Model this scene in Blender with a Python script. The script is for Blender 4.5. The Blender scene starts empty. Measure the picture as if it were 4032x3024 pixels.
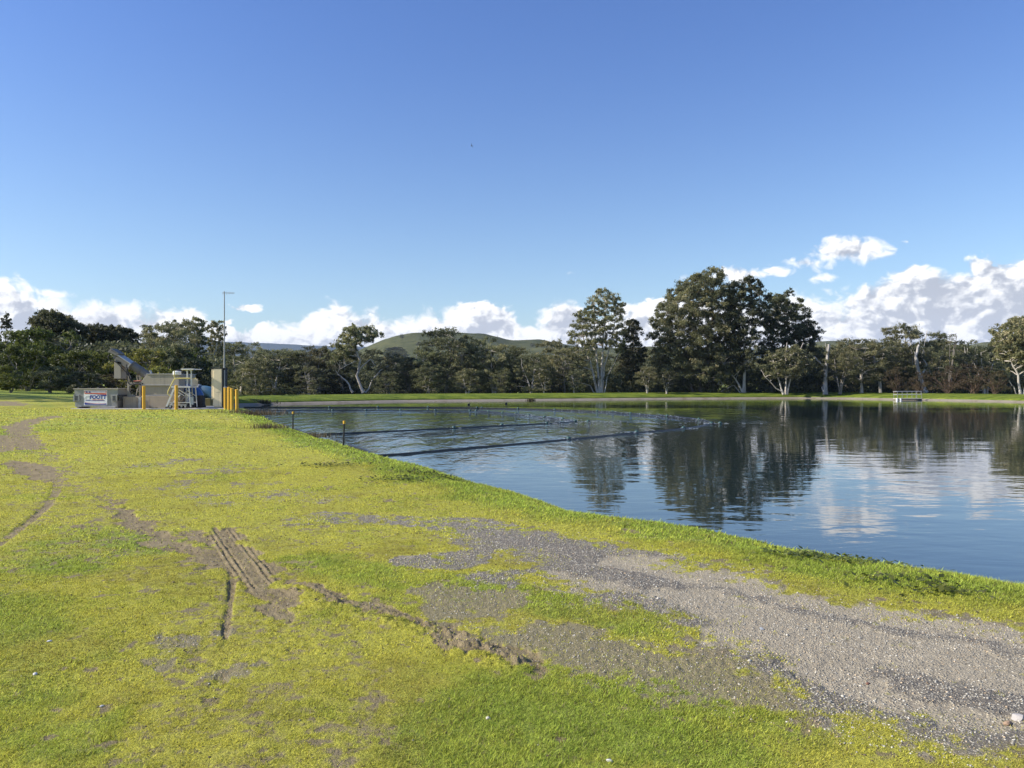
import bpy, math, random
import numpy as np
from mathutils import Vector, Matrix

# ------------------------------------------------------------------ camera, light
SC = bpy.context.scene
F = 3029.0; HZ = 1512.0; CAMH = 2.6
cam_d = bpy.data.cameras.new("camera"); cam = bpy.data.objects.new("camera", cam_d)
SC.collection.objects.link(cam); SC.camera = cam
cam.location = (0, 0, CAMH); cam.rotation_euler = (math.radians(90), 0, 0)
cam_d.sensor_width = 36; cam_d.lens = 36 * F / 4032
cam_d.clip_start = 0.1; cam_d.clip_end = 60000

SUN_AZ = math.radians(-98)     # left of the view direction (+Y), slightly behind the camera
SUN_EL = math.radians(31)
sun_dir = Vector((math.sin(SUN_AZ) * math.cos(SUN_EL), math.cos(SUN_AZ) * math.cos(SUN_EL), math.sin(SUN_EL)))
sd_ = bpy.data.lights.new("sun", 'SUN'); sun = bpy.data.objects.new("sun", sd_); SC.collection.objects.link(sun)
sd_.energy = 4.9; sd_.angle = math.radians(0.55); sd_.color = (1.0, 0.94, 0.84)
sun.rotation_euler = (-sun_dir).to_track_quat('-Z', 'Y').to_euler()
SC.view_settings.view_transform = 'Standard'; SC.view_settings.look = 'None'
SC.view_settings.exposure = 0.5; SC.view_settings.gamma = 1; SC.view_settings.use_curve_mapping = False
SC.cycles.max_bounces = 6; SC.cycles.transparent_max_bounces = 8
SC.cycles.caustics_reflective = False; SC.cycles.caustics_refractive = False

# ------------------------------------------------------------------ node helper
class NT:
    def __init__(s, tree): s.t = tree; s.n = tree.nodes; s.l = tree.links
    def node(s, typ, **kw):
        nd = s.n.new(typ)
        for k, v in kw.items(): setattr(nd, k, v)
        return nd
    def put(s, sock, v):
        if isinstance(v, X): s.l.new(v.o, sock)
        elif isinstance(v, bpy.types.NodeSocket): s.l.new(v, sock)
        else:
            if hasattr(sock, 'default_value'):
                if sock.type == 'RGBA' and len(v) == 3: v = (*v, 1)
                sock.default_value = v
    def math(s, op, a, b=None, c=None, clamp=False):
        nd = s.node('ShaderNodeMath', operation=op, use_clamp=clamp)
        s.put(nd.inputs[0], a)
        if b is not None: s.put(nd.inputs[1], b)
        if c is not None: s.put(nd.inputs[2], c)
        return X(s, nd.outputs[0])
    def xyz(s, x, y, z):
        nd = s.node('ShaderNodeCombineXYZ')
        for i, v in enumerate((x, y, z)): s.put(nd.inputs[i], v)
        return X(s, nd.outputs[0])
    def vadd(s, a, b):
        nd = s.node('ShaderNodeVectorMath', operation='ADD'); s.put(nd.inputs[0], a); s.put(nd.inputs[1], b)
        return X(s, nd.outputs[0])
    def vmul(s, a, b):
        nd = s.node('ShaderNodeVectorMath', operation='MULTIPLY'); s.put(nd.inputs[0], a); s.put(nd.inputs[1], b)
        return X(s, nd.outputs[0])
    def noise(s, vec, scale, detail=3, rough=0.55, dist=0.0, out='Fac'):
        nd = s.node('ShaderNodeTexNoise'); s.put(nd.inputs['Vector'], vec)
        nd.inputs['Scale'].default_value = scale; nd.inputs['Detail'].default_value = detail
        nd.inputs['Roughness'].default_value = rough; nd.inputs['Distortion'].default_value = dist
        return X(s, nd.outputs[out])
    def voro(s, vec, scale, detail=0, rough=0.5, feature='F1', rnd=1.0):
        nd = s.node('ShaderNodeTexVoronoi', feature=feature); s.put(nd.inputs['Vector'], vec)
        nd.inputs['Scale'].default_value = scale
        nd.inputs['Detail'].default_value = detail; nd.inputs['Roughness'].default_value = rough
        nd.inputs['Randomness'].default_value = rnd
        return X(s, nd.outputs['Distance'])
    def mix(s, f, a, b):
        nd = s.node('ShaderNodeMix', data_type='RGBA')
        s.put(nd.inputs[0], f); s.put(nd.inputs[6], a); s.put(nd.inputs[7], b)
        return X(s, nd.outputs[2])
    def rng(s, v, a, b, c=0.0, d=1.0, smooth=True):
        nd = s.node('ShaderNodeMapRange', interpolation_type='SMOOTHSTEP' if smooth else 'LINEAR')
        s.put(nd.inputs['Value'], v)
        for k, w in zip(('From Min', 'From Max', 'To Min', 'To Max'), (a, b, c, d)): s.put(nd.inputs[k], w)
        return X(s, nd.outputs[0])
    def attr(s, name, out='Fac'):
        nd = s.node('ShaderNodeAttribute', attribute_name=name); return X(s, nd.outputs[out])
    def bump(s, h, dist=0.02, strength=1.0, normal=None):
        nd = s.node('ShaderNodeBump'); nd.inputs['Distance'].default_value = dist
        s.put(nd.inputs['Strength'], strength); s.put(nd.inputs['Height'], h)
        if normal is not None: s.put(nd.inputs['Normal'], normal)
        return X(s, nd.outputs[0])
class X:
    def __init__(s, nt, o): s.nt = nt; s.o = o
    def __add__(s, b): return s.nt.math('ADD', s, b)
    __radd__ = __add__
    def __sub__(s, b): return s.nt.math('SUBTRACT', s, b)
    def __rsub__(s, b): return s.nt.math('SUBTRACT', b, s)
    def __mul__(s, b): return s.nt.math('MULTIPLY', s, b)
    __rmul__ = __mul__
    def __truediv__(s, b): return s.nt.math('DIVIDE', s, b)
    def max(s, b): return s.nt.math('MAXIMUM', s, b)
    def min(s, b): return s.nt.math('MINIMUM', s, b)

# ------------------------------------------------------------------ world: Nishita sky + distant cumulus
K = 4032 / 2212.0
def azel(px, py):              # photo pixel (2212 wide) -> azimuth, elevation
    x = (px * K - 2016) / F; z = (HZ - py * K) / F
    return math.atan(x), math.atan(z / math.sqrt(1 + x * x))
W = bpy.data.worlds.new("World"); SC.world = W; W.use_nodes = True
w = NT(W.node_tree)
for n_ in list(w.n): w.n.remove(n_)
sky = w.node('ShaderNodeTexSky', sky_type='NISHITA', sun_disc=False)
sky.sun_elevation = SUN_EL; sky.sun_rotation = SUN_AZ
sky.altitude = 200; sky.air_density = 1.0; sky.dust_density = 0.6; sky.ozone_density = 3.0
tc = w.node('ShaderNodeTexCoord')
sep = w.node('ShaderNodeSeparateXYZ'); w.l.new(tc.outputs['Generated'], sep.inputs[0])
dx, dy, dz = (X(w, sep.outputs[i]) for i in range(3))
az = w.math('ARCTAN2', dx, dy); el = w.math('ARCSINE', dz)
TOP = [(-400, 640), (-200, 610), (0, 600), (45, 598), (75, 620), (140, 640), (170, 658), (215, 646), (250, 650), (300, 668), (340, 658), (400, 656), (440, 664), (475, 692),
       (520, 698), (570, 688), (620, 682), (680, 655), (735, 646), (765, 664), (800, 654), (835, 674), (880, 668), (930, 656), (1000, 652), (1060, 643), (1105, 650),
       (1130, 684), (1160, 690), (1205, 662), (1250, 648), (1300, 668), (1360, 660), (1420, 646), (1480, 640), (1550, 650), (1650, 660), (1720, 618), (1760, 624), (1830, 628),
       (1870, 602), (1920, 588), (1990, 578), (2060, 584), (2100, 562), (2160, 556), (2230, 562), (2400, 560), (2700, 600)]
fc = w.node('ShaderNodeFloatCurve')
AZ0, AZ1, EL1 = azel(-400, 0)[0], azel(2700, 0)[0], 0.30
cv = fc.mapping.curves[0]
pts = [((azel(px, 0)[0] - AZ0) / (AZ1 - AZ0), azel(px, py)[1] / EL1) for px, py in TOP]
cv.points[0].location = pts[0]; cv.points[1].location = pts[-1]
for p in pts[1:-1]: cv.points.new(*p)
fc.mapping.update()
w.put(fc.inputs['Value'], w.rng(az, AZ0, AZ1, 0, 1, smooth=False))
T = X(w, fc.outputs[0]) * EL1
PUFF = [(535, 665, 44, 15, 1.0), (1815, 542, 96, 38, 1.2), (1740, 568, 70, 24, 0.9), (1640, 592, 140, 28, 0.85), (1520, 602, 60, 20, 0.8), (1760, 602, 70, 14, 0.55), (1238, 590, 26, 9, 0.35), (110, 633, 45, 14, 0.9), (1960, 522, 26, 8, 0.25)]
def cloud_h(u, v):
    P = w.xyz(u, v * 1.25, 0.37)
    warp = w.noise(P, 14, 3, 0.6, out='Color')
    Pw = w.vadd(P, w.vmul(warp, (0.045, 0.045, 0.0)))
    big = 1.0 - w.voro(Pw, 17, 3.2, 0.55)
    mid_ = 1.0 - w.voro(Pw, 52, 2.5, 0.6)
    fine = w.noise(Pw, 110, 4, 0.62)
    return big * 0.62 + mid_ * 0.22 + fine * 0.24
h0 = cloud_h(az, el); h1 = cloud_h(az - 0.006, el + 0.005); h2 = cloud_h(az - 0.020, el + 0.017)
d = (T - el) * 23.0 + (h0 - 0.06) * 1.2
for (px, py, rx, ry, s_) in PUFF:
    a0, e0 = azel(px, py)
    ux = (az - a0) * (F / (rx * K)); uy = (el - e0) * (F / (ry * K))
    r = w.math('SQRT', ux * ux + uy * uy)
    d = d.max((1.0 - r) * 0.75 * s_ + (h0 - 0.20) * 1.1)
edge = w.noise(w.xyz(az, el, 0), 8, 2)
alpha = w.rng(d, 0.0, w.rng(edge, 0.3, 0.7, 0.14, 0.6))
dark = w.noise(w.xyz(az * 0.8, el * 2.6, 0.2), 9, 4, 0.6)
rim = w.rng(d, 0.05, 1.1, 0.30, -0.08)
lit = w.rng((h0 - h1) * 1.5 + (h0 - h2) * 1.5 + rim + (0.58 - dark) * 2.0 + 0.33 - w.rng(az, 0.25, 0.7, 0.0, 0.22), 0.0, 0.92)
cshade = w.mix(w.rng(el, 0.0, 0.16), (4.9, 5.05, 5.5), (3.7, 3.9, 4.4))
ccol = w.mix(lit, cshade, (9.3, 9.15, 8.9))
# sky light: slightly milkier towards the sun side and the horizon comes from Nishita itself
skt = w.vmul(X(w, sky.outputs[0]), w.mix(w.rng(el, 0.0, 0.5), (1.16, 1.19, 1.17), (0.76, 0.95, 1.36)))
skyc = w.mix(alpha * 0.97, skt, ccol)
bg = w.node('ShaderNodeBackground'); bg.inputs['Strength'].default_value = 0.10
w.put(bg.inputs['Color'], skyc)
wo = w.node('ShaderNodeOutputWorld'); w.l.new(bg.outputs[0], wo.inputs[0])
W.cycles.sampling_method = 'MANUAL'; W.cycles.sample_map_resolution = 512

# ------------------------------------------------------------------ numpy noise
def _hash(ix, iy, seed):
    h = (ix.astype(np.int64) * 374761393 + iy.astype(np.int64) * 668265263 + seed * 69069) & 0x7fffffff
    h = ((h ^ (h >> 13)) * 1274126177) & 0x7fffffff
    return ((h ^ (h >> 16)) & 0xffff) / 65535.0
def vnoise(x, y, seed=0):
    ix = np.floor(x); iy = np.floor(y); fx = x - ix; fy = y - iy
    fx = fx * fx * (3 - 2 * fx); fy = fy * fy * (3 - 2 * fy)
    a = _hash(ix, iy, seed); b = _hash(ix + 1, iy, seed); c = _hash(ix, iy + 1, seed); e = _hash(ix + 1, iy + 1, seed)
    return (a * (1 - fx) + b * fx) * (1 - fy) + (c * (1 - fx) + e * fx) * fy
def fbm(x, y, oct=4, seed=0, rough=0.5):
    s = 0; a = 1; t = 0
    for o in range(oct):
        s = s + a * vnoise(x * 2 ** o + 17.3 * o, y * 2 ** o - 9.1 * o, seed + o); t += a; a *= rough
    return s / t
def sstep(x, a, b):
    t = np.clip((x - a) / (b - a), 0, 1); return t * t * (3 - 2 * t)

# ------------------------------------------------------------------ lake outline (waterline, metres)
def at_depth(px, py, Y):        # full-size photo pixel at distance Y
    return ((px - 2016) / F * Y, Y, CAMH - (py - HZ) / F * Y)
LIP = [(60, -14), (30, -9.0), (14, -2.4), (8.0, 2.4), (4.12, 6.2), (3.76, 6.52), (3.31, 7.03), (2.99, 7.3), (2.21, 8.09), (1.42, 9.37), (0.74, 9.74), (0.0, 10.94), (-0.92, 12.86), (-1.38, 13.21), (-2.04, 14.86), (-2.69, 15.99), (-3.25, 16.79), (-4.05, 18.43), (-4.7, 19.61), (-5.53, 21.09), (-6.48, 22.73), (-7.75, 25.4), (-9.4, 28.8), (-11.3, 32.6), (-13.2, 36.8), (-14.6, 41)]
def offset_poly(P, dist):
    out = []
    for i, p in enumerate(P):
        a = P[max(i - 1, 0)]; b = P[min(i + 1, len(P) - 1)]
        tx, ty = b[0] - a[0], b[1] - a[1]; L = math.hypot(tx, ty)
        out.append((p[0] + ty / L * dist, p[1] - tx / L * dist))
    return out
NEAR = offset_poly(LIP, 2.3)
FARD = [(934, 93), (1207, 102), (1600, 114), (2088, 122), (2400, 128.5), (2697, 134), (3000, 138), (3150, 139), (3327, 136), (3522, 127.5), (3650, 123), (3800, 117.5), (4032, 109)]
FAR = [((px - 2016) / F * D, D) for px, D in FARD]
FAR = [(-30, 78), (-34.5, 88)] + [FAR[0]] + FAR[1:] + [(80, 100), (92, 80), (98, 50), (92, 15), (80, -10)]
LAKE = NEAR + [(-18, 50), (-24, 64)] + FAR
LK = np.array(LAKE)
def lake_sd(x, y):              # >0 on land
    A = LK; B = np.roll(LK, -1, axis=0)
    dmin = np.full(x.shape, 1e9); inside = np.zeros(x.shape, bool)
    for (ax, ay), (bx, by) in zip(A, B):
        ex, ey = bx - ax, by - ay
        t = np.clip(((x - ax) * ex + (y - ay) * ey) / (ex * ex + ey * ey), 0, 1)
        dd = (x - ax - t * ex) ** 2 + (y - ay - t * ey) ** 2
        dmin = np.minimum(dmin, dd)
        cond = ((ay > y) != (by > y))
        with np.errstate(divide='ignore', invalid='ignore'):
            xi = (bx - ax) * (y - ay) / (by - ay + 1e-12) + ax
        inside ^= cond & (x < xi)
    dmin = np.sqrt(dmin)
    return np.where(inside, -dmin, dmin)
PADZ = 1.435
def ground_z(x, y, sd=None, detail=True):
    if sd is None: sd = lake_sd(x, y)
    sd = sd + (sstep(y, 0, 3) * sstep(-y, -50, -45)) * (0.5 * (fbm(x * 0.8, y * 0.8, 3, 51) - 0.5) + 0.16 * (vnoise(x * 4, y * 4, 53) - 0.5)) * (sd > -4)
    G = 1.0 + 0.40 * sstep(y, 8, 36) - 0.40 * sstep(y, 48, 75) * sstep(x + 0.47 * y, 0, 7)
    G = G + 0.75 * sstep(-x, 18, 42) * sstep(y, 20, 58) * sstep(-x - 0.40 * y, 0, 6)
    if detail: G = G + 0.05 * (fbm(x * 0.35, y * 0.35, 3, 5) - 0.5) * sstep(sd, 1, 4)
    near = sstep(-y, -60, -45)          # 1 near the camera, 0 at the far bank
    prof = -0.35 + 0.35 * sstep(sd, -2.0, 0.0) + np.where(sd > 0, (1 - (1 - np.clip(sd / 2.9, 0, 1)) ** 1.9), 0) * G
    low = sstep(x + 0.47 * y, 0, 7)                        # the far bank is an embankment: ground drops behind it
    farp = -0.5 + (G + 0.3) * sstep(sd, 0.9, 9.5) + 0.2 * sstep(sd, 16, 22) - low * 1.7 * sstep(sd, 9.5, 20)
    z = prof * near + farp * (1 - near)
    pad = sstep(x, -25.2, -24.6) * sstep(-x - 0.371 * y, -0.4, 0.0) * sstep(y, 36.2, 36.7) * sstep(-y, -46, -45)
    z = z * (1 - pad) + np.minimum(z, PADZ - 0.06) * pad
    return z
def gz(x, y): return float(ground_z(np.array([float(x)]), np.array([float(y)]))[0])
_rayr = np.concatenate([np.arange(1.5, 60, 0.02), np.arange(60, 180, 0.2)])
def hit(px, py):                 # photo pixel -> first point on ground or water
    x = (px - 2016) / F * _rayr; z = CAMH - (py - HZ) / F * _rayr
    g = np.maximum(ground_z(x, _rayr, detail=False), 0.0)
    k = np.argmax(z <= g) if (z <= g).any() else len(_rayr) - 1
    return (float(x[k]), float(_rayr[k]), float(g[k]))

# ------------------------------------------------------------------ mesh + object helpers
C = SC.collection
def tag(o, label=None, cat=None, group=None, kind=None):
    if label: o['label'] = label
    if cat: o['category'] = cat
    if group: o['group'] = group
    if kind: o['kind'] = kind
    return o
def mesh_np(name, V, Fc, mat=None, smooth=False, attrs=None):
    me = bpy.data.meshes.new(name); V = np.asarray(V, np.float32); Fc = np.asarray(Fc, np.int32)
    n, k = Fc.shape
    me.vertices.add(len(V)); me.vertices.foreach_set('co', V.ravel())
    me.loops.add(n * k); me.loops.foreach_set('vertex_index', Fc.ravel())
    me.polygons.add(n); me.polygons.foreach_set('loop_start', np.arange(0, n * k, k, dtype=np.int32))
    me.polygons.foreach_set('loop_total', np.full(n, k, np.int32))
    if smooth: me.polygons.foreach_set('use_smooth', np.ones(n, bool))
    me.update(calc_edges=True)
    for an, av in (attrs or {}).items():
        av = np.asarray(av, np.float32)
        if av.ndim == 1: me.attributes.new(an, 'FLOAT', 'POINT').data.foreach_set('value', av)
        else: me.attributes.new(an, 'FLOAT_COLOR', 'POINT').data.foreach_set('color', av.ravel())
    if mat: me.materials.append(mat)
    return me
def link(name, me, parent=None, loc=None):
    o = bpy.data.objects.new(name, me); C.objects.link(o)
    if parent: o.parent = parent
    if loc is not None: o.location = loc
    return o
def empty(name, loc, label=None, cat=None, group=None):
    o = bpy.data.objects.new(name, None); C.objects.link(o); o.location = loc; o.empty_display_size = 0.2
    return tag(o, label, cat, group)
def copy_tree(o, parent=None):
    c = o.copy(); C.objects.link(c)
    if parent: c.parent = parent
    for ch in list(o.children): copy_tree(ch, c)
    return c
class MB:
    def __init__(s): s.v = []; s.f = []
    def add(s, v, f):
        b = len(s.v); s.v += [tuple(p) for p in v]; s.f += [tuple(i + b for i in q) for q in f]
    def box(s, x0, x1, y0, y1, z0, z1, rot=None, piv=None):
        v = [(x, y, z) for x in (x0, x1) for y in (y0, y1) for z in (z0, z1)]
        if rot is not None:
            M = Matrix.Rotation(rot, 3, 'Y'); p = Vector(piv)
            v = [tuple(M @ (Vector(q) - p) + p) for q in v]
        s.add(v, [(0, 1, 3, 2), (4, 6, 7, 5), (0, 4, 5, 1), (2, 3, 7, 6), (0, 2, 6, 4), (1, 5, 7, 3)])
        return s
    def prism(s, poly, y0, y1):             # polygon in x,z
        n = len(poly)
        v = [(x, y0, z) for x, z in poly] + [(x, y1, z) for x, z in poly]
        s.add(v, [tuple(range(n)), tuple(range(2 * n - 1, n - 1, -1))] + [(i, i + n, (i + 1) % n + n, (i + 1) % n) for i in range(n)])
        return s
    def path(s, P, R, n=8, caps=True):
        P = [Vector(p) for p in P]
        if not isinstance(R, (list, tuple)): R = [R] * len(P)
        b = len(s.v); up = None
        for i, p in enumerate(P):
            t = (P[min(i + 1, len(P) - 1)] - P[max(i - 1, 0)])
            if t.length < 1e-9: t = Vector((0, 0, 1))
            t.normalize()
            if up is None: up = t.orthogonal().normalized()
            a = (up - t * up.dot(t)); a = a.normalized() if a.length > 1e-6 else t.orthogonal().normalized(); up = a
            c = t.cross(a)
            for k in range(n):
                an = 2 * math.pi * k / n
                s.v.append(tuple(p + (a * math.cos(an) + c * math.sin(an)) * R[i]))
        for i in range(len(P) - 1):
            for k in range(n):
                s.f.append((b + i * n + k, b + i * n + (k + 1) % n, b + (i + 1) * n + (k + 1) % n, b + (i + 1) * n + k))
        if caps:
            s.f.append(tuple(b + k for k in range(n))[::-1]); s.f.append(tuple(b + (len(P) - 1) * n + k for k in range(n)))
        return s
    def ball(s, c, r, sz=1.0, n=10, m=6):
        v = []; f = []
        for j in range(m + 1):
            th = math.pi * j / m
            for k in range(n):
                ph = 2 * math.pi * k / n
                v.append((c[0] + r * math.sin(th) * math.cos(ph), c[1] + r * math.sin(th) * math.sin(ph), c[2] + r * sz * math.cos(th)))
        for j in range(m):
            for k in range(n): f.append((j * n + k, (j + 1) * n + k, (j + 1) * n + (k + 1) % n, j * n + (k + 1) % n))
        s.add(v, f); return s
    def build(s, name, mat, parent=None, bevel=0, smooth=False):
        org = Vector((0, 0, 0))
        if parent is not None:
            p = parent
            while p is not None: org += Vector(p.location); p = p.parent
        me = bpy.data.meshes.new(name)
        me.from_pydata([tuple(Vector(q) - org) for q in s.v], [], s.f); me.update()
        if mat: me.materials.append(mat)
        if smooth:
            me.polygons.foreach_set('use_smooth', [True] * len(me.polygons))
            me.set_sharp_from_angle(angle=math.radians(40))
        o = link(name, me, parent)
        if bevel:
            m = o.modifiers.new('bevel', 'BEVEL'); m.width = bevel; m.segments = 2; m.limit_method = 'ANGLE'
        return o

def material(name):
    m = bpy.data.materials.new(name); m.use_nodes = True; nt = NT(m.node_tree)
    bs = nt.n['Principled BSDF']; return m, nt, bs
def simple(name, col, rough=0.6, metal=0.0, var=0.15, scale=6, dirt=None, bumpd=0.0, dirt_amt=0.5, streak=False):
    m, nt, bs = material(name)
    tcn = nt.node('ShaderNodeTexCoord'); P = X(nt, tcn.outputs['Object'])
    n1 = nt.noise(P, scale, 5, 0.6)
    c = nt.mix(n1, tuple(v * (1 - var) for v in col), tuple(min(1, v * (1 + var)) for v in col))
    if dirt:
        Q = nt.vmul(P, (5, 5, 0.5)) if streak else P
        n2 = nt.noise(Q, scale * 0.45, 5, 0.65)
        c = nt.mix(nt.rng(n2, 0.48, 0.72, 0, dirt_amt), c, dirt)
    nt.put(bs.inputs['Base Color'], c); nt.put(bs.inputs['Roughness'], nt.rng(n1, 0.2, 0.8, rough * 0.85, min(1, rough * 1.15)))
    bs.inputs['Metallic'].default_value = metal
    if bumpd: nt.put(bs.inputs['Normal'], nt.bump(nt.noise(P, scale * 6, 4, 0.6), bumpd))
    return m

# ------------------------------------------------------------------ ground masks from photo strokes
def zl(x, y): return (x / 1.0888, 1500 + y / 1.0888)            # lower-left crop
def zr(x, y): return (2016 + x / 1.0888, 1500 + y / 1.0888)     # lower-right crop
def stroke(x, y, pts, widths, soft=0.6):
    """pts in full photo pixels; widths are half widths in metres. returns 0..1"""
    Wd = [hit(*p)[:2] for p in pts]; out = np.zeros(x.shape)
    if not isinstance(widths, (list, tuple)): widths = [widths] * len(Wd)
    if len(Wd) == 1: Wd = Wd * 2; widths = list(widths) * 2; Wd[1] = (Wd[1][0] + 0.01, Wd[1][1])
    for (a, b, wa, wb) in zip(Wd[:-1], Wd[1:], widths[:-1], widths[1:]):
        ex, ey = b[0] - a[0], b[1] - a[1]; L2 = ex * ex + ey * ey + 1e-9
        t = np.clip(((x - a[0]) * ex + (y - a[1]) * ey) / L2, 0, 1)
        dd = np.hypot(x - a[0] - t * ex, y - a[1] - t * ey); wt = wa + (wb - wa) * t
        out = np.maximum(out, np.clip(1 + (1 - dd / wt) / soft, 0, 1) * (dd < wt * (1 + soft)))
    return np.clip(out, 0, 1)
def poly_mask(x, y, pts, soft=0.25, world=False):
    P = pts if world else [hit(*p)[:2] for p in pts]
    inside = np.zeros(x.shape, bool); dm = np.full(x.shape, 1e9)
    for i in range(len(P)):
        ax, ay = P[i]; bx, by = P[(i + 1) % len(P)]; ex, ey = bx - ax, by - ay
        t = np.clip(((x - ax) * ex + (y - ay) * ey) / (ex * ex + ey * ey + 1e-9), 0, 1)
        dm = np.minimum(dm, np.hypot(x - ax - t * ex, y - ay - t * ey))
        cond = ((ay > y) != (by > y)); xi = (bx - ax) * (y - ay) / (by - ay + 1e-12) + ax
        inside ^= cond & (x < xi)
    return np.clip(0.5 + np.where(inside, dm, -dm) / (2 * soft), 0, 1)
GRAVEL = [zr(2300, 1085), zr(2195, 1062), zr(1800, 985), zr(1430, 920), zr(1100, 845), zr(800, 785), zr(500, 715), zr(200, 665), zr(0, 645), zl(1980, 640), zl(1880, 655), zl(1990, 690), zl(2080, 745), zl(2180, 750),
          zr(120, 800), zr(200, 900), zr(420, 960), zr(640, 1010), zr(800, 1060), zr(830, 1130), zr(900, 1210), zr(1050, 1290), zr(1150, 1390), zr(1250, 1470), zr(1600, 1490), zr(1800, 1560), zr(1950, 1600), zr(2195, 1640), zr(2900, 1760), zr(3100, 1200)]
DIRT = [zr(0, 1060), zr(200, 1040), zr(420, 1085), zr(700, 1110), zr(850, 1110), zr(1300, 1150), zr(1500, 1300), zr(1400, 1400), zr(1150, 1470), zr(850, 1420), zr(720, 1370), zr(600, 1300), zr(300, 1225), zr(0, 1165), zl(2050, 1100), zl(1900, 1060), zl(2050, 1050)]
def masks(x, y, sd):
    wx = (fbm(x * 2.2, y * 2.2, 4, 11) - 0.5); wy = (fbm(x * 2.2 + 50, y * 2.2, 4, 12) - 0.5)
    wx2 = fbm(x * 11, y * 11, 3, 13) - 0.5; wy2 = fbm(x * 11 + 9, y * 11, 3, 14) - 0.5
    X2 = x + wx * 0.5 + wx2 * 0.22; Y2 = y + wy * 0.5 + wy2 * 0.22
    fine = fbm(x * 7, y * 7, 4, 21); mid = fbm(x * 1.3, y * 1.3, 4, 22); lg = fbm(x * 0.28, y * 0.28, 3, 23)
    g = poly_mask(X2, Y2, GRAVEL, 0.42)
    patches = [(zl(640, 360), .55), (zl(790, 340), .5), (zl(940, 382), .6), (zl(790, 440), .5), (zl(730, 455), .35), (zl(850, 490), .35), (zl(1080, 440), .4), (zl(930, 520), .3), (zl(1190, 482), .5), (zl(1400, 500), .35), (zl(1250, 590), .3), (zl(1270, 610), .2)]
    for p, r in patches: g = np.maximum(g, 0.46 * stroke(X2, Y2, [p], r * .7, 1.6))
    g = np.maximum(g, 0.6 * stroke(X2, Y2, [zl(1380, 570), zl(1530, 590), zl(1700, 600), zl(1880, 605), zl(2050, 630)], [.15, .22, .25, .3, .45], 0.8))
    g = np.maximum(g, 0.8 * stroke(X2, Y2, [zl(1780, 770), zl(1950, 775), zl(2050, 745)], [.14, .2, .2], 0.8))
    g = np.maximum(g, 0.75 * stroke(X2, Y2, [zl(2090, 850), zl(2190, 835)], .16, 0.8))
    dirt = poly_mask(X2, Y2, DIRT, 0.30)
    dirt = np.maximum(dirt, 0.85 * stroke(X2, Y2, [zl(1830, 900), zl(1930, 910), zl(2050, 940), zl(2150, 965)], [.1, .2, .3, .25], 0.7))
    dirt = np.maximum(dirt, 0.7 * stroke(X2, Y2, [zl(760, 1130), zl(730, 1200), zl(690, 1250)], [.1, .13, .05], 0.7))
    dirt = np.maximum(dirt, 0.65 * stroke(X2, Y2, [zl(930, 1290), zl(980, 1260)], [.1, .12], 0.9))
    # wheel tracks through the gravel: dusty tan lanes
    lane = np.maximum(stroke(X2, Y2, [zr(2195, 1235), zr(1900, 1185), zr(1600, 1140), zr(1300, 1060), zr(1000, 985), zr(800, 930)], .24, 0.7),
                      stroke(X2, Y2, [zr(2195, 1100), zr(1700, 1010), zr(1350, 935), zr(900, 850), zr(500, 775)], .2, 0.7))
    lane = np.maximum(lane, stroke(X2, Y2, [zr(2000, 1500), zr(1500, 1260), zr(1200, 1150), zr(950, 1090)], [.1, .2, .22, .2], 0.6))
    lane = np.maximum(lane, 0.8 * stroke(X2, Y2, [zr(200, 840), zr(330, 870), zr(500, 910)], [.1, .15, .1], 0.8))
    mud = stroke(X2, Y2, [zl(440, 505), zl(520, 560), zl(600, 610), zl(700, 670), zl(850, 735), zl(960, 780), zl(1060, 830)], [0.037, 0.087, 0.112, 0.124, 0.149, 0.161, 0.136], 0.5)
    mud = np.maximum(mud, stroke(X2, Y2, [zl(800, 640), zl(900, 660)], [0.074, 0.136], 0.6))
    mud = np.maximum(mud, stroke(X2, Y2, [zl(955, 640), zl(1010, 720), zl(1070, 790), zl(1120, 860), zl(1170, 930), zl(1195, 1010)], [0.124, 0.149, 0.155, 0.149, 0.087, 0.062], 0.4))
    mud = np.maximum(mud, stroke(x, y, [zl(920, 620), zl(965, 700), zl(990, 790), zl(995, 870), zl(985, 960), zl(970, 1040), zl(965, 1100)], [0.02, 0.022, 0.024, 0.02, 0.015, 0.018, 0.01], 1.2))
    mud = np.maximum(mud, 0.9 * stroke(X2, Y2, [zl(1290, 850), zl(1350, 880), zl(1400, 930), zl(1560, 960), zl(1700, 1000), zl(1850, 1040), zl(2000, 1110), zl(2120, 1160), zr(0, 1190), zr(150, 1230)], [0.050, 0.081, 0.081, 0.087, 0.093, 0.093, 0.087, 0.087, 0.074, 0.031], 0.6))
    mud = np.maximum(mud, 0.6 * stroke(X2, Y2, [zl(1140, 740), zl(1220, 780), zl(1300, 850)], [0.062, 0.087, 0.074], 0.9))
    mud = np.maximum(mud, 0.55 * stroke(X2, Y2, [zl(250, 150 + 250), zl(300, 440), zl(370, 475), zl(440, 505)], .09, 1.0))
    mud = np.maximum(mud, 0.5 * stroke(X2, Y2, [zl(1195, 1010), zl(1180, 1100), zl(1150, 1200)], .05, 1.2))
    mud = np.maximum(mud, 0.5 * stroke(X2, Y2, [zl(965, 1090), zl(945, 1200), zl(940, 1300), zl(930, 1420)], .035, 1.2))
    mud *= np.clip(0.35 + 1.3 * fbm(x * 5, y * 5, 4, 35), 0, 1)
    # left tracks
    left = stroke(X2, Y2, [zl(245, 150), zl(170, 162), zl(90, 185), zl(70, 205), zl(110, 245), zl(140, 290)], [0.310, 0.310, 0.310, 0.310, 0.217, 0.186], 0.5)
    left = np.maximum(left, stroke(X2, Y2, [zl(70, 345), zl(140, 375), zl(180, 400), zl(200, 430)], [0.186, 0.310, 0.248, 0.155], 0.6))
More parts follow.
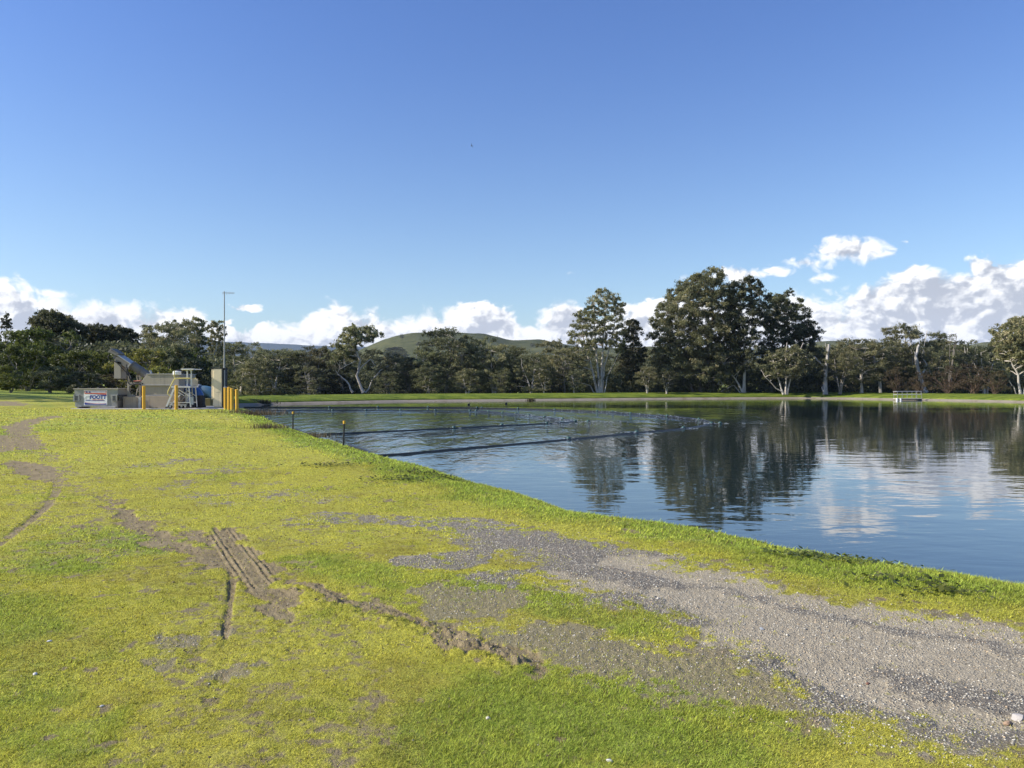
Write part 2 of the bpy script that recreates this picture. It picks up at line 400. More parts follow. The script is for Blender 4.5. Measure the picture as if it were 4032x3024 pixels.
    left = np.maximum(left, 0.9 * stroke(X2, Y2, [zl(-40, 235), zl(15, 265), zl(20, 300)], [0.310, 0.279, 0.186], 0.6))
    left = np.maximum(left, 0.8 * stroke(x, y, [zl(250, 430), zl(240, 475), zl(200, 540), zl(120, 610), zl(0, 695), zl(-60, 730)], [0.062, 0.056, 0.043, 0.043, 0.043, 0.043], 0.6))
    left = np.maximum(left, 0.5 * stroke(X2, Y2, [zl(150, 300), zl(250, 360), zl(300, 400)], [0.124, 0.124, 0.124], 0.9))
    left = np.maximum(left, 0.9 * stroke(X2, Y2, [zl(-60, 90), zl(-10, 100), zl(40, 104)], [1.2, 1.1, 0.5], 0.8))
    left *= np.clip(0.25 + 1.5 * fbm(x * 2.6, y * 2.6, 4, 33), 0, 1)
    mud = np.maximum(mud, left)
    thin = 0.55 * stroke(X2, Y2, [zl(60, 640), zl(180, 660), zl(130, 720), zl(20, 830)], [.35, .5, .5, .4], 1.0)
    thin = np.maximum(thin, 0.6 * stroke(X2, Y2, [zl(260, 400), zl(330, 520), zl(480, 620), zl(700, 760), zl(900, 850)], [.4, .55, .55, .5, .4], 1.0))
    thin = np.maximum(thin, 0.6 * stroke(X2, Y2, [zl(1060, 900), zl(1080, 1000), zl(1100, 1200), zl(1100, 1500)], [.3, .4, .5, .5], 1.0))
    thin = np.maximum(thin, 0.5 * stroke(X2, Y2, [zl(1200, 650), zl(1500, 700), zl(1700, 720)], [.5, .6, .5], 1.0))
    thin = np.maximum(thin, 0.45 * stroke(X2, Y2, [zl(1450, 1060), zl(1600, 1150)], [.3, .35], 1.0))
    holes = sstep(fbm(x * 9, y * 9, 4, 31) + 0.25 * (mid - 0.5), 0.58, 0.80) * 0.62
    g = np.clip(g, 0, 1); dirt = np.clip(dirt, 0, 1) * (1 - g * 0.6)
    bare = np.maximum(np.maximum(g, dirt), np.maximum(mud * (0.72 + 0.5 * fine), np.maximum(thin * (0.25 + 0.85 * fine), holes)))
    grass = sstep(1 - bare + (fine - 0.5) * 1.0 + (fbm(x * 22, y * 22, 3, 27) - 0.5) * 0.7, 0.12, 0.80)
    strip = sstep(-sd, -3.6, -2.2)                       # lush band along the bank lip
    green = np.clip(strip * 1.1 + sstep(lg, 0.50, 0.68) * 0.4 + sstep(mid, 0.55, 0.7) * 0.35, 0, 1)
    gr2 = 0.72 * stroke(X2, Y2, [zr(0, 1500), zr(500, 1400), zr(250, 1330), zr(700, 1480)], 0.4, 1.1)
    gr2 = np.maximum(gr2, 0.6 * stroke(X2, Y2, [zl(-30, 950), zl(60, 1000), zl(30, 1070)], .3, 1.2))
    gr2 = np.maximum(gr2, 0.6 * stroke(X2, Y2, [zl(-30, 1500), zl(120, 1440), zl(350, 1560)], .18, 1.2))
    gr2 = np.maximum(gr2, 0.65 * stroke(X2, Y2, [zl(1300, 760), zl(1600, 820), zl(1950, 870), zr(100, 930), zr(500, 1020)], .22, 1.2))
    gr2 = np.maximum(gr2, 0.8 * sstep(y, 25, 33) * sstep(x + 0.33 * y, -3.5, 0))
    green = np.clip(np.maximum(green, gr2), 0, 1)
    return dict(gravel=g, dirt=dirt, mud=mud, grass=grass, green=green, lane=lane, thin=thin)

# ------------------------------------------------------------------ ground sheet (polar grid, fine where near)
fine_az = np.radians(np.linspace(-40, 40, 1001))
coarse = np.radians(np.concatenate([np.linspace(-180, -42, 70), ])); coarse2 = np.radians(np.linspace(42, 178, 68))
AZs = np.concatenate([coarse, fine_az, coarse2])
rr = [0.4, 1.0, 1.6, 2.1, 2.5]; stp = [(12, 0.0055), (45, 0.009), (160, 0.011), (600, 0.05), (9000, 0.2)]
for lim, k in stp:
    while rr[-1] < lim: rr.append(rr[-1] * (1 + k))
rr = np.array(rr)
A_, R_ = np.meshgrid(AZs, rr); gx = (np.sin(A_) * R_).ravel(); gy = (np.cos(A_) * R_).ravel()
nr, na = A_.shape
near_m = np.hypot(gx, gy) < 62
sdv = np.full(gx.shape, 50.0); m200 = np.hypot(gx, gy) < 260; sdv[m200] = lake_sd(gx[m200], gy[m200])
gzv = ground_z(gx, gy, sdv)
MK = {k: np.zeros(gx.shape) for k in ('gravel', 'dirt', 'mud', 'grass', 'green', 'lane', 'thin')}
mk = masks(gx[near_m], gy[near_m], sdv[near_m])
for k in MK: MK[k][near_m] = mk[k]
MK['grass'][~near_m] = 1; MK['green'][~near_m] = 0.75
xn, yn = gx[near_m], gy[near_m]
lump = fbm(xn * 9, yn * 9, 5, 41, 0.6) - 0.5; turf = fbm(xn * 5, yn * 5, 4, 44) - 0.5; grit = fbm(xn * 30, yn * 30, 3, 47) - 0.5
m_ = mk['mud']
# tyre tread bars pressed along the muddy track
ta = hit(*zl(955, 640)); tb = hit(*zl(1120, 860)); tl = math.hypot(tb[0] - ta[0], tb[1] - ta[1]); tx, ty = (tb[0] - ta[0]) / tl, (tb[1] - ta[1]) / tl
across = (xn - ta[0]) * -ty + (yn - ta[1]) * tx; along = (xn - ta[0]) * tx + (yn - ta[1]) * ty
tr = stroke(xn, yn, [zl(955, 640), zl(1010, 720), zl(1070, 790), zl(1120, 860)], [.14, .15, .15, .13], 0.3)
tread = np.sin(across * 120 + 2 * turf) * 0.5 * tr * sstep(np.abs(np.sin(across * 7)), .15, .4)
tread += (np.sin((along + np.abs(np.mod(across, 0.25) - 0.125) * 0.8) * 52) > 0.2) * 0.35 * tr
rutx = [(p, q) for p, q in ((zl(700, 670), 0), (zl(960, 780), 0))]
dz_ = m_ * (-0.016 + 0.032 * lump + 0.016 * grit + 0.014 * tread) + (1 - m_) * mk['grass'] * 0.022 * turf
ridge = stroke(xn, yn, [zl(1300, 870), zl(1400, 950), zl(1560, 985), zl(1700, 1030), zl(1850, 1075), zl(2000, 1140), zr(0, 1215)], .09, 0.9)
dz_ += ridge * (0.008 + 0.085 * np.abs(lump) + 0.02 * grit)
dz_ += 0.012 * mk['gravel'] * (grit + 0.6 * turf) + 0.02 * mk['dirt'] * grit - 0.018 * mk['lane'] * mk['gravel']
dz_ *= sstep(-np.hypot(xn, yn), -60, -40)
gzv[near_m] += dz_
idx = np.arange(nr * na).reshape(nr, na)
q = np.stack([idx[:-1, :-1], idx[:-1, 1:], idx[1:, 1:], idx[1:, :-1]], -1).reshape(-1, 4)[:, ::-1]
qq = np.stack([idx[:-1, -1], idx[:-1, 0], idx[1:, 0], idx[1:, -1]], -1)[:, ::-1]
q = np.concatenate([q, qq])
gm, nt, bs = material("ground_material")
tcn = nt.node('ShaderNodeTexCoord'); P = X(nt, tcn.outputs['Object'])
a_g, a_d, a_m, a_gr, a_gn, a_l = (nt.attr(k) for k in ('gravel', 'dirt', 'mud', 'grass', 'green', 'lane'))
n_f = nt.noise(P, 30, 5, 0.7); n_m = nt.noise(P, 5.5, 5, 0.65); n_s = nt.noise(P, 90, 3, 0.7); n_l = nt.noise(P, 0.7, 4, 0.6)
yel = nt.mix(n_f, (0.22, 0.21, 0.03), (0.64, 0.60, 0.10)); grn = nt.mix(n_f, (0.16, 0.20, 0.03), (0.38, 0.45, 0.08))
grassc = nt.mix(nt.rng(a_gn + (n_m - 0.5) * 0.9, 0.1, 0.85), yel, grn)
grassc = nt.mix(nt.rng(n_l + (n_m - 0.5) * 0.5, 0.56, 0.8, 0, 0.5), grassc, (0.17, 0.145, 0.05))
soil = nt.mix(n_m, (0.18, 0.14, 0.07), (0.37, 0.30, 0.165)); soil = nt.mix(nt.rng(n_s, 0.3, 0.8), soil, (0.24, 0.19, 0.11))
stonev = nt.voro(P, 55, 0, 0.5); stc = nt.node('ShaderNodeTexVoronoi'); stc.inputs['Scale'].default_value = 55; nt.l.new(tcn.outputs['Object'], stc.inputs['Vector'])
sepc = nt.node('ShaderNodeSeparateColor'); nt.l.new(stc.outputs['Color'], sepc.inputs[0])
gv = nt.mix(X(nt, sepc.outputs[0]), (0.23, 0.20, 0.15), (0.66, 0.585, 0.44))
gv = nt.mix(nt.rng(stonev, 0.28, 0.5), gv, (0.20, 0.175, 0.14))
dusty = nt.mix(n_m, (0.47, 0.39, 0.26), (0.66, 0.56, 0.385))
gv = nt.mix(nt.rng(a_l + (n_f - 0.5) * 1.0, 0.2, 1.0, 0, 0.6), gv, dusty)
gv = nt.mix(nt.rng(n_m, 0.5, 0.75, 0, 0.5), gv, dusty)
dirtc = nt.mix(n_f, (0.18, 0.155, 0.08), (0.38, 0.32, 0.18)); dirtc = nt.mix(nt.rng(n_m, 0.5, 0.8, 0, 0.35), dirtc, (0.12, 0.13, 0.045))
mudc = nt.mix(n_m, (0.15, 0.11, 0.055), (0.44, 0.35, 0.20))
bare = nt.mix(nt.rng(a_g + (n_m - 0.5) * 0.5, 0.3, 0.6), soil, gv)
bare = nt.mix(nt.rng(a_d + (n_f - 0.5) * 0.5 - a_g * 0.5, 0.25, 0.6), bare, dirtc)
bare = nt.mix(nt.rng(a_m + (n_f - 0.5) * 0.4, 0.25, 0.6), bare, mudc)
col = nt.mix(nt.rng(a_gr + (n_f - 0.5) * 1.3 + (n_s - 0.5) * 0.6, 0.2, 0.85), bare, grassc)
nt.put(bs.inputs['Base Color'], col); bs.inputs['Roughness'].default_value = 0.92; bs.inputs['Specular IOR Level'].default_value = 0.15
hgt = n_f * 1.0 + n_s * 0.6 - nt.rng(stonev, 0.0, 0.5) * a_g * 0.6
nt.put(bs.inputs['Normal'], nt.bump(hgt, 0.022))
ground_me = mesh_np("ground", np.stack([gx, gy, gzv], 1), q, gm, True, {k: MK[k] for k in ('gravel', 'dirt', 'mud', 'grass', 'green', 'lane')})
tag(link("ground", ground_me), "yellow green grassy bank with muddy wheel ruts", kind='structure')

# ------------------------------------------------------------------ water
wm, nt, bs = material("water_material")
tcn = nt.node('ShaderNodeTexCoord'); P = X(nt, tcn.outputs['Object'])
rg = nt.attr('rough')
bs.inputs['Base Color'].default_value = (0.02, 0.032, 0.032, 1); bs.inputs['Roughness'].default_value = 0.015
bs.inputs['IOR'].default_value = 2.1; bs.inputs['Specular IOR Level'].default_value = 0.5
P1 = nt.vmul(P, (0.55, 1.0, 1)); 
calm = nt.noise(P1, 1.25, 2, 0.45, 0.4) * 0.020 + nt.noise(P1, 0.42, 2, 0.5) * 0.026 + nt.noise(P1, 4.5, 2, 0.5) * 0.0035
patchy = nt.rng(nt.noise(nt.vmul(P, (0.4, 1, 1)), 0.06, 3, 0.6), 0.35, 0.65, 0.45, 1.25)
chop = nt.noise(nt.vmul(P, (0.85, 0.24, 1)), 0.95, 3, 0.6, 0.3) * 0.52 + nt.noise(nt.vmul(P, (0.6, 1, 1)), 2.6, 3, 0.55, 0.6) * 0.05 + nt.noise(P, 8, 2, 0.5) * 0.012
nt.put(bs.inputs['Normal'], nt.bump(calm * patchy + chop * rg, 0.5))
BA = [(1493, 1795), (1778, 1773), (2239, 1732), (2505, 1706), (2691, 1689), (2799, 1669), (2754, 1653), (2627, 1639), (2483, 1629), (2410, 1623), (2352, 1620), (2184, 1613.5), (2040, 1609.5), (1886, 1606), (1687, 1604), (1488, 1603.5), (1298, 1603.5), (960, 1604)]
BBp = [(1217, 1712), (1500, 1701), (1787, 1687), (1976, 1677), (2153, 1669), (2263, 1660), (2216, 1652), (2144, 1644), (2082, 1637), (2031, 1631), (1979, 1626), (1924, 1621.5), (1875, 1618.5), (1850, 1618), (1714, 1617), (1577, 1616.5), (1441, 1616.5), (1309, 1616.5), (960, 1618)]
def wpt(px, py): Y = CAMH * F / (py - HZ); return ((px - 2016) / F * Y, Y)
wxs = np.arange(-45, 112, 1.0); wys = np.arange(-25, 150, 1.0)
wX, wY = np.meshgrid(wxs, wys); wX = wX.ravel(); wY = wY.ravel()
regA = poly_mask(wX, wY, [wpt(*p) for p in BA], 2.5, world=True)
ribbon = poly_mask(wX, wY, [(-30, 84), (4, 82), (13, 66), (15, 54), (6, 56), (0, 70), (-28, 74)], 4.0, world=True)
soft_near = poly_mask(wX, wY, [(-14, 38), (-8, 25), (-4, 22), (6, 36), (20, 55), (20, 80), (-32, 80), (-26, 60)], 5.0, world=True)
rough = 0.55 * np.maximum(regA, soft_near) * sstep(-wY, -86, -76) + 0.8 * ribbon
nw = len(wxs); iw = np.arange(len(wX)).reshape(len(wys), nw)
wq = np.stack([iw[:-1, :-1], iw[:-1, 1:], iw[1:, 1:], iw[1:, :-1]], -1).reshape(-1, 4)
tag(link("water", mesh_np("water", np.stack([wX, wY, np.zeros_like(wX)], 1), wq, wm, True, {'rough': rough})), "calm dam water reflecting trees and clouds", kind='structure')

# ------------------------------------------------------------------ far bank: concrete edging and mown grass
def dens(P, stepm):
    out = []
    for a, b in zip(P[:-1], P[1:]):
        n = max(1, int(math.hypot(b[0] - a[0], b[1] - a[1]) / stepm))
        out += [(a[0] + (b[0] - a[0]) * i / n, a[1] + (b[1] - a[1]) * i / n) for i in range(n)]
    return out + [P[-1]]
far_line = dens(FAR[1:], 0.7)
def sweep(name, prof, mat, jit, seed):
    rnd = random.Random(seed); n = len(prof); V = []; N = len(far_line)
    nrm = []
    for i in range(N):
        a = far_line[max(i - 4, 0)]; b = far_line[min(i + 4, N - 1)]
        tx, ty = b[0] - a[0], b[1] - a[1]; L = math.hypot(tx, ty); nrm.append((-ty / L, tx / L))
    ns = fbm(np.arange(N) * 0.13, np.zeros(N) + seed, 4, seed) - 0.5
    ns2 = fbm(np.arange(N) * 0.9, np.zeros(N) + seed, 3, seed + 3) - 0.5
    for i, p in enumerate(far_line):
        fade = 1.0
        for k, (o, z) in enumerate(prof):
            j = jit[k]
            V.append((p[0] + nrm[i][0] * (o + ns2[i] * j * 2.2), p[1] + nrm[i][1] * (o + ns2[i] * j * 2.2), z + (ns[i] * 1.2 + ns2[i] * 0.7) * j))
    ii = np.arange(N * n).reshape(N, n)
    fq = np.stack([ii[:-1, :-1], ii[1:, :-1], ii[1:, 1:], ii[:-1, 1:]], -1).reshape(-1, 4)[:, ::-1]
    return link(name, mesh_np(name, V, fq, mat, True))
conc = simple("edging_concrete", (0.28, 0.235, 0.17), 0.85, 0, 0.2, 1.2, (0.15, 0.11, 0.06), 0.01, 0.7)
o = sweep("shore_edging", [(-1.2, -0.45), (-0.05, -0.03), (0.4, 0.14), (0.7, 0.23), (0.95, 0.23), (1.1, 0.0)], conc, [0, 0, .015, .02, .02, 0], 3)
tag(o, "pale concrete edging along far shore", kind='structure')
bm_, nt, bs = material("far_bank_grass")
tcn = nt.node('ShaderNodeTexCoord'); P = X(nt, tcn.outputs['Object'])
n1 = nt.noise(nt.vmul(P, (0.5, 1, 1)), 0.8, 5, 0.7); n2 = nt.noise(P, 4, 4, 0.7)
c = nt.mix(nt.rng(n1, 0.3, 0.7), (0.07, 0.115, 0.012), (0.23, 0.27, 0.035)); c = nt.mix(nt.rng(n2, 0.4, 0.8, 0, 0.5), c, (0.06, 0.08, 0.015))
nt.put(bs.inputs['Base Color'], c); bs.inputs['Roughness'].default_value = 0.95; bs.inputs['Specular IOR Level'].default_value = 0.1
nt.put(bs.inputs['Normal'], nt.bump(n2 + n1, 0.12))
o = sweep("far_bank", [(0.85, 0.1), (0.76, 0.29), (1.0, 0.38), (3, 0.68), (6, 0.86), (9, 1.0), (12, 1.0), (17, 0.3), (21, -0.75)], bm_, [0, .04, .04, .05, .04, .03, .03, .02, 0], 9)
tag(o, "green mown grass bank across the water", kind='structure')

# ------------------------------------------------------------------ hills
hm, nt, bs = material("hill_grass")
tcn = nt.node('ShaderNodeTexCoord'); P = X(nt, tcn.outputs['Object'])
n1 = nt.noise(P, 0.006, 6, 0.65); n2 = nt.noise(P, 0.045, 5, 0.75)
c = nt.mix(nt.rng(n1, 0.35, 0.65), (0.075, 0.082, 0.036), (0.14, 0.14, 0.06)); c = nt.mix(nt.rng(n2, 0.42, 0.68, 0, 0.75), c, (0.04, 0.05, 0.022))
nt.put(bs.inputs['Base Color'], c); bs.inputs['Roughness'].default_value = 1; bs.inputs['Specular IOR Level'].default_value = 0
nt.put(bs.inputs['Normal'], nt.bump(n2, 2.0))
wm2, nt, bs = material("ridge_forest")
tcn = nt.node('ShaderNodeTexCoord'); P = X(nt, tcn.outputs['Object'])
n2 = nt.noise(P, 0.02, 5, 0.7)
nt.put(bs.inputs['Base Color'], nt.mix(n2, (0.018, 0.026, 0.02), (0.045, 0.055, 0.035))); bs.inputs['Roughness'].default_value = 1; bs.inputs['Specular IOR Level'].default_value = 0
def hill(name, prof, D, mat, seed, front=0.55, label=None, rough=0.03):
    pr = [(azel(px, 0)[0], (HZ - py * K) / F) for px, py in prof]
    azs = np.linspace(pr[0][0], pr[-1][0], 260)
    tz = np.interp(azs, [p[0] for p in pr], [p[1] for p in pr])
    k = np.ones(7) / 7; tz = np.convolve(np.pad(tz, 3, 'edge'), k, 'valid')
    ts = np.linspace(0, 1.5, 70); V = []
    for t in ts:
        Dy = D * (front + (1 - front) * t)
        s = (0.30 * t + 0.70 * t ** 2.2) if t <= 1 else math.cos((t - 1) * math.pi) 
        x = np.tan(azs) * Dy; y = np.full_like(x, Dy)
        top = tz * D + CAMH
        n = (fbm(x * 9 / D, y * 9 / D, 5, seed) - 0.5) * rough * D * 0.5 * (math.sin(min(t, 1) * math.pi) if t < 1 else 0)
        n2 = (fbm(x * 60 / D, y * 60 / D, 3, seed + 7) - 0.5) * rough * 0.06 * D
        V.append(np.stack([x, y, top * s + n + n2 * (t > 0.05) - (2 if t == 0 else 0)], 1))
    V = np.concatenate(V); m = len(azs); ii = np.arange(len(ts) * m).reshape(len(ts), m)
    fq = np.stack([ii[:-1, :-1], ii[:-1, 1:], ii[1:, 1:], ii[1:, :-1]], -1).reshape(-1, 4)
    return tag(link(name, mesh_np(name, V, fq, mat, True)), label, kind='structure')
hill("hill", [(690, 800), (740, 775), (800, 745), (830, 733), (860, 725), (900, 718), (950, 717), (1000, 719), (1040, 720), (1075, 728), (1100, 734), (1130, 735), (1170, 733), (1200, 740), (1250, 750), (1350, 752), (1400, 748), (1450, 752), (1500, 790)], 1500, hm, 5, 0.5, "rounded green grassy hill beyond the trees", 0.02)
hill("hill", [(1600, 790), (1700, 752), (1750, 740), (1790, 736), (1820, 737), (1850, 742), (1900, 752), (1990, 756), (2080, 748), (2130, 738), (2170, 740), (2300, 735), (2500, 760)], 1700, hm, 15, 0.5, "green hill seen behind the dead trunk", 0.02)
hill("blue_ridge", [(-400, 735), (0, 738), (300, 741), (450, 737), (500, 738), (560, 741), (620, 743), (680, 747), (750, 748), (850, 752), (1000, 760), (1400, 756), (1700, 752), (2212, 748), (2500, 740)], 7500, wm2, 25, 0.75, "distant blue forested ridge", 0.015)

# ------------------------------------------------------------------ tree machinery
def leafmat(name, cols, trans=0.42):
    m = bpy.data.materials.new(name); m.use_nodes = True; nt = NT(m.node_tree)
    for n_ in list(nt.n): nt.n.remove(n_)
    t = nt.attr('tint'); oi = nt.node('ShaderNodeObjectInfo')
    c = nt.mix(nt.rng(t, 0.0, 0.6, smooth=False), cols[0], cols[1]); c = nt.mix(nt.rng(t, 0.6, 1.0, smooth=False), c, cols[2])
    hsv = nt.node('ShaderNodeHueSaturation'); nt.put(hsv.inputs['Color'], c)
    nt.put(hsv.inputs['Value'], nt.rng(X(nt, oi.outputs['Random']), 0, 1, 0.8, 1.3, smooth=False))
    nt.put(hsv.inputs['Hue'], nt.rng(X(nt, oi.outputs['Random']) * 7.13 - nt.math('FLOOR', X(nt, oi.outputs['Random']) * 7.13), 0, 1, 0.485, 0.515, smooth=False))
    bd = nt.node('ShaderNodeBsdfPrincipled'); nt.l.new(hsv.outputs[0], bd.inputs['Base Color']); bd.inputs['Roughness'].default_value = 0.5
    bd.inputs['Specular IOR Level'].default_value = 0.35
    bt = nt.node('ShaderNodeBsdfTranslucent'); nt.l.new(hsv.outputs[0], bt.inputs['Color'])
    ms = nt.node('ShaderNodeMixShader'); ms.inputs[0].default_value = trans
    nt.l.new(bd.outputs[0], ms.inputs[1]); nt.l.new(bt.outputs[0], ms.inputs[2])
    ou = nt.node('ShaderNodeOutputMaterial'); nt.l.new(ms.outputs[0], ou.inputs[0]); return m
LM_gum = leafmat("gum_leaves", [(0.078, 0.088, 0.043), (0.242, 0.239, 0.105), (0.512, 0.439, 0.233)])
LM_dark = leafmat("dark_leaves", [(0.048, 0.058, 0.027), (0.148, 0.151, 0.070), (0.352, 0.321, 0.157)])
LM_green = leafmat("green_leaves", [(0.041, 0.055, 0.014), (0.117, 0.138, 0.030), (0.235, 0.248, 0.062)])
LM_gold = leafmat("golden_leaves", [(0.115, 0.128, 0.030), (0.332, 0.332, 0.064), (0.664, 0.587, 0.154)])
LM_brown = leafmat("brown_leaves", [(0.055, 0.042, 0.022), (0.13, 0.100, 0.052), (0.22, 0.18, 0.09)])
def barkmat(name, a, b, c_, s=1.3):
    m, nt, bs = material(name); tcn = nt.node('ShaderNodeTexCoord'); P = nt.vmul(X(nt, tcn.outputs['Object']), (1, 1, 0.35))
    n1 = nt.noise(P, s, 4, 0.65); n2 = nt.noise(P, s * 5, 3, 0.6)
    c = nt.mix(nt.rng(n1, 0.35, 0.65), a, b); c = nt.mix(nt.rng(n2, 0.55, 0.8, 0, 0.7), c, c_)
    nt.put(bs.inputs['Base Color'], c); bs.inputs['Roughness'].default_value = 0.85; nt.put(bs.inputs['Normal'], nt.bump(n2, 0.03)); return m
BK_pale = barkmat("pale_bark", (0.62, 0.56, 0.48), (0.42, 0.36, 0.30), (0.20, 0.15, 0.11))
BK_grey = barkmat("grey_bark", (0.26, 0.23, 0.19), (0.13, 0.11, 0.09), (0.35, 0.31, 0.26))
BK_dead = barkmat("dead_wood", (0.50, 0.46, 0.41), (0.32, 0.29, 0.26), (0.16, 0.14, 0.12))
BK_twig = barkmat("brown_twig", (0.12, 0.075, 0.045), (0.07, 0.045, 0.03), (0.17, 0.12, 0.08))

def leaf_cards(lobes, rng, per_clump=34, clumps=9, size=0.34, droop=0.6, tintbias=0.0, shell=0.55):
    """lobes: array n x 6 (x,y,z,rx,ry,rz) -> verts, faces, tint"""
    Cc = []; Tt = []; Rr = []
    for (x, y, z, rx, ry, rz) in lobes:
        n = max(3, int(clumps))
        d = rng.normal(size=(n, 3)); d /= np.linalg.norm(d, axis=1)[:, None]
        d[:, 2] = np.where(d[:, 2] < -0.35, d[:, 2] * -0.5, d[:, 2])
        rad = shell + (1 - shell) * rng.random(n) ** 0.6
        Cc.append(np.array([x, y, z]) + d * rad[:, None] * np.array([rx, ry, rz])); lt = rng.random()
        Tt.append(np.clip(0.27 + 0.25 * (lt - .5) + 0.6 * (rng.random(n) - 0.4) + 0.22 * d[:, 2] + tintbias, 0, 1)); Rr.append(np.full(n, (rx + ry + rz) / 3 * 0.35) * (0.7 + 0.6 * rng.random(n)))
    Cc = np.concatenate(Cc); Tt = np.concatenate(Tt); Rr = np.concatenate(Rr)
    N = len(Cc) * per_clump
    off = rng.normal(size=(N, 3)) * 0.52; off[:, 2] *= 0.75
    cen = np.repeat(Cc, per_clump, 0) + off * np.repeat(Rr, per_clump)[:, None]
    a = rng.normal(size=(N, 3)); a[:, 2] -= droop * 1.6; a /= np.linalg.norm(a, axis=1)[:, None]
    b = rng.normal(size=(N, 3)); b -= a * (a * b).sum(1)[:, None]; b /= np.linalg.norm(b, axis=1)[:, None] + 1e-9
    L = size * (0.6 + 0.8 * rng.random(N)); Wd = L * (0.30 + 0.2 * rng.random(N))
    a *= L[:, None] * 0.5; b *= Wd[:, None] * 0.5
    V = np.stack([cen - a, cen + b - a * 0.1, cen + a, cen - b - a * 0.1], 1).reshape(-1, 3)
    Fq = np.arange(N * 4).reshape(N, 4)
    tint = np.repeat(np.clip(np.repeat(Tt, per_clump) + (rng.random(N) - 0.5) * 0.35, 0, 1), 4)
    return V, Fq, tint
def limb(mb, a, b, r0, r1, rng, seg=5, wob=0.08, n=6):
    a = np.array(a, float); b = np.array(b, float); L = np.linalg.norm(b - a); P = []; R = []
    side = rng.normal(size=3) * wob * L; side[2] = abs(side[2]) * 0.4
    for i in range(seg + 1):
        t = i / seg; P.append(tuple(a + (b - a) * t + side * math.sin(math.pi * t) + rng.normal(size=3) * 0.018 * L * (0 < i < seg))); R.append(r0 + (r1 - r0) * t)
    mb.path(P, R, n, False); return P
def make_tree(name, lobes, stems, rng, lm, bk, label, cat='tree', group=None, loc=(0, 0, 0), leaf=0.34, per=34, clumps=9, droop=0.6, limbs=True, r0=0.28, tint=0.0, shell=0.55):
    """stems: list of (polyline pts, r0, r1) in local metres; lobes n x 6 local."""
    root = empty(name, loc, label, cat, group)
    tb = MB(); ends = []
    for P, a, b in stems:
        n = len(P); Rs = [a + (b - a) * i / (n - 1) for i in range(n)]
        Q = []
        for i in range(n - 1):
            for t in (0, 0.33, 0.66): 
                p = [P[i][k] + (P[i + 1][k] - P[i][k]) * t + (rng.normal() * 0.06 * (i + t > 0)) for k in range(3)]; Q.append(p)
        Q.append(P[-1]); m = len(Q)
        tb.path([tuple(p) for p in Q], [max(0.02, (a + (b - a) * (i / (m - 1)) ** 0.8)) * (1 + 0.35 * max(0, 1 - i * 1.2)) for i in range(m)], 7, False)
        ends += [(Q[i], a + (b - a) * i / (m - 1)) for i in range(int(m * 0.35), m)]
    if limbs and len(lobes):
        E = np.array([e[0] for e in ends]); 
        for L in lobes:
            c = L[:3]; dd = np.linalg.norm(E - c, axis=1) + np.maximum(0, E[:, 2] - c[2]) * 2.0
            j = int(np.argmin(dd + rng.random(len(dd)) * 0.5)); r = max(0.03, ends[j][1] * 0.55)
            limb(tb, ends[j][0], c, r, 0.03, rng, 4, 0.10, 5)
    tb_o = tb.build('trunk', bk, root, smooth=True)
    tb_o.data.transform(Matrix.Translation(Vector(root.location)))
    if len(lobes):
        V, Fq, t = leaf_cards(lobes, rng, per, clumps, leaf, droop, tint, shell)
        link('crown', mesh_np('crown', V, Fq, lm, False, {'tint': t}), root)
    return root

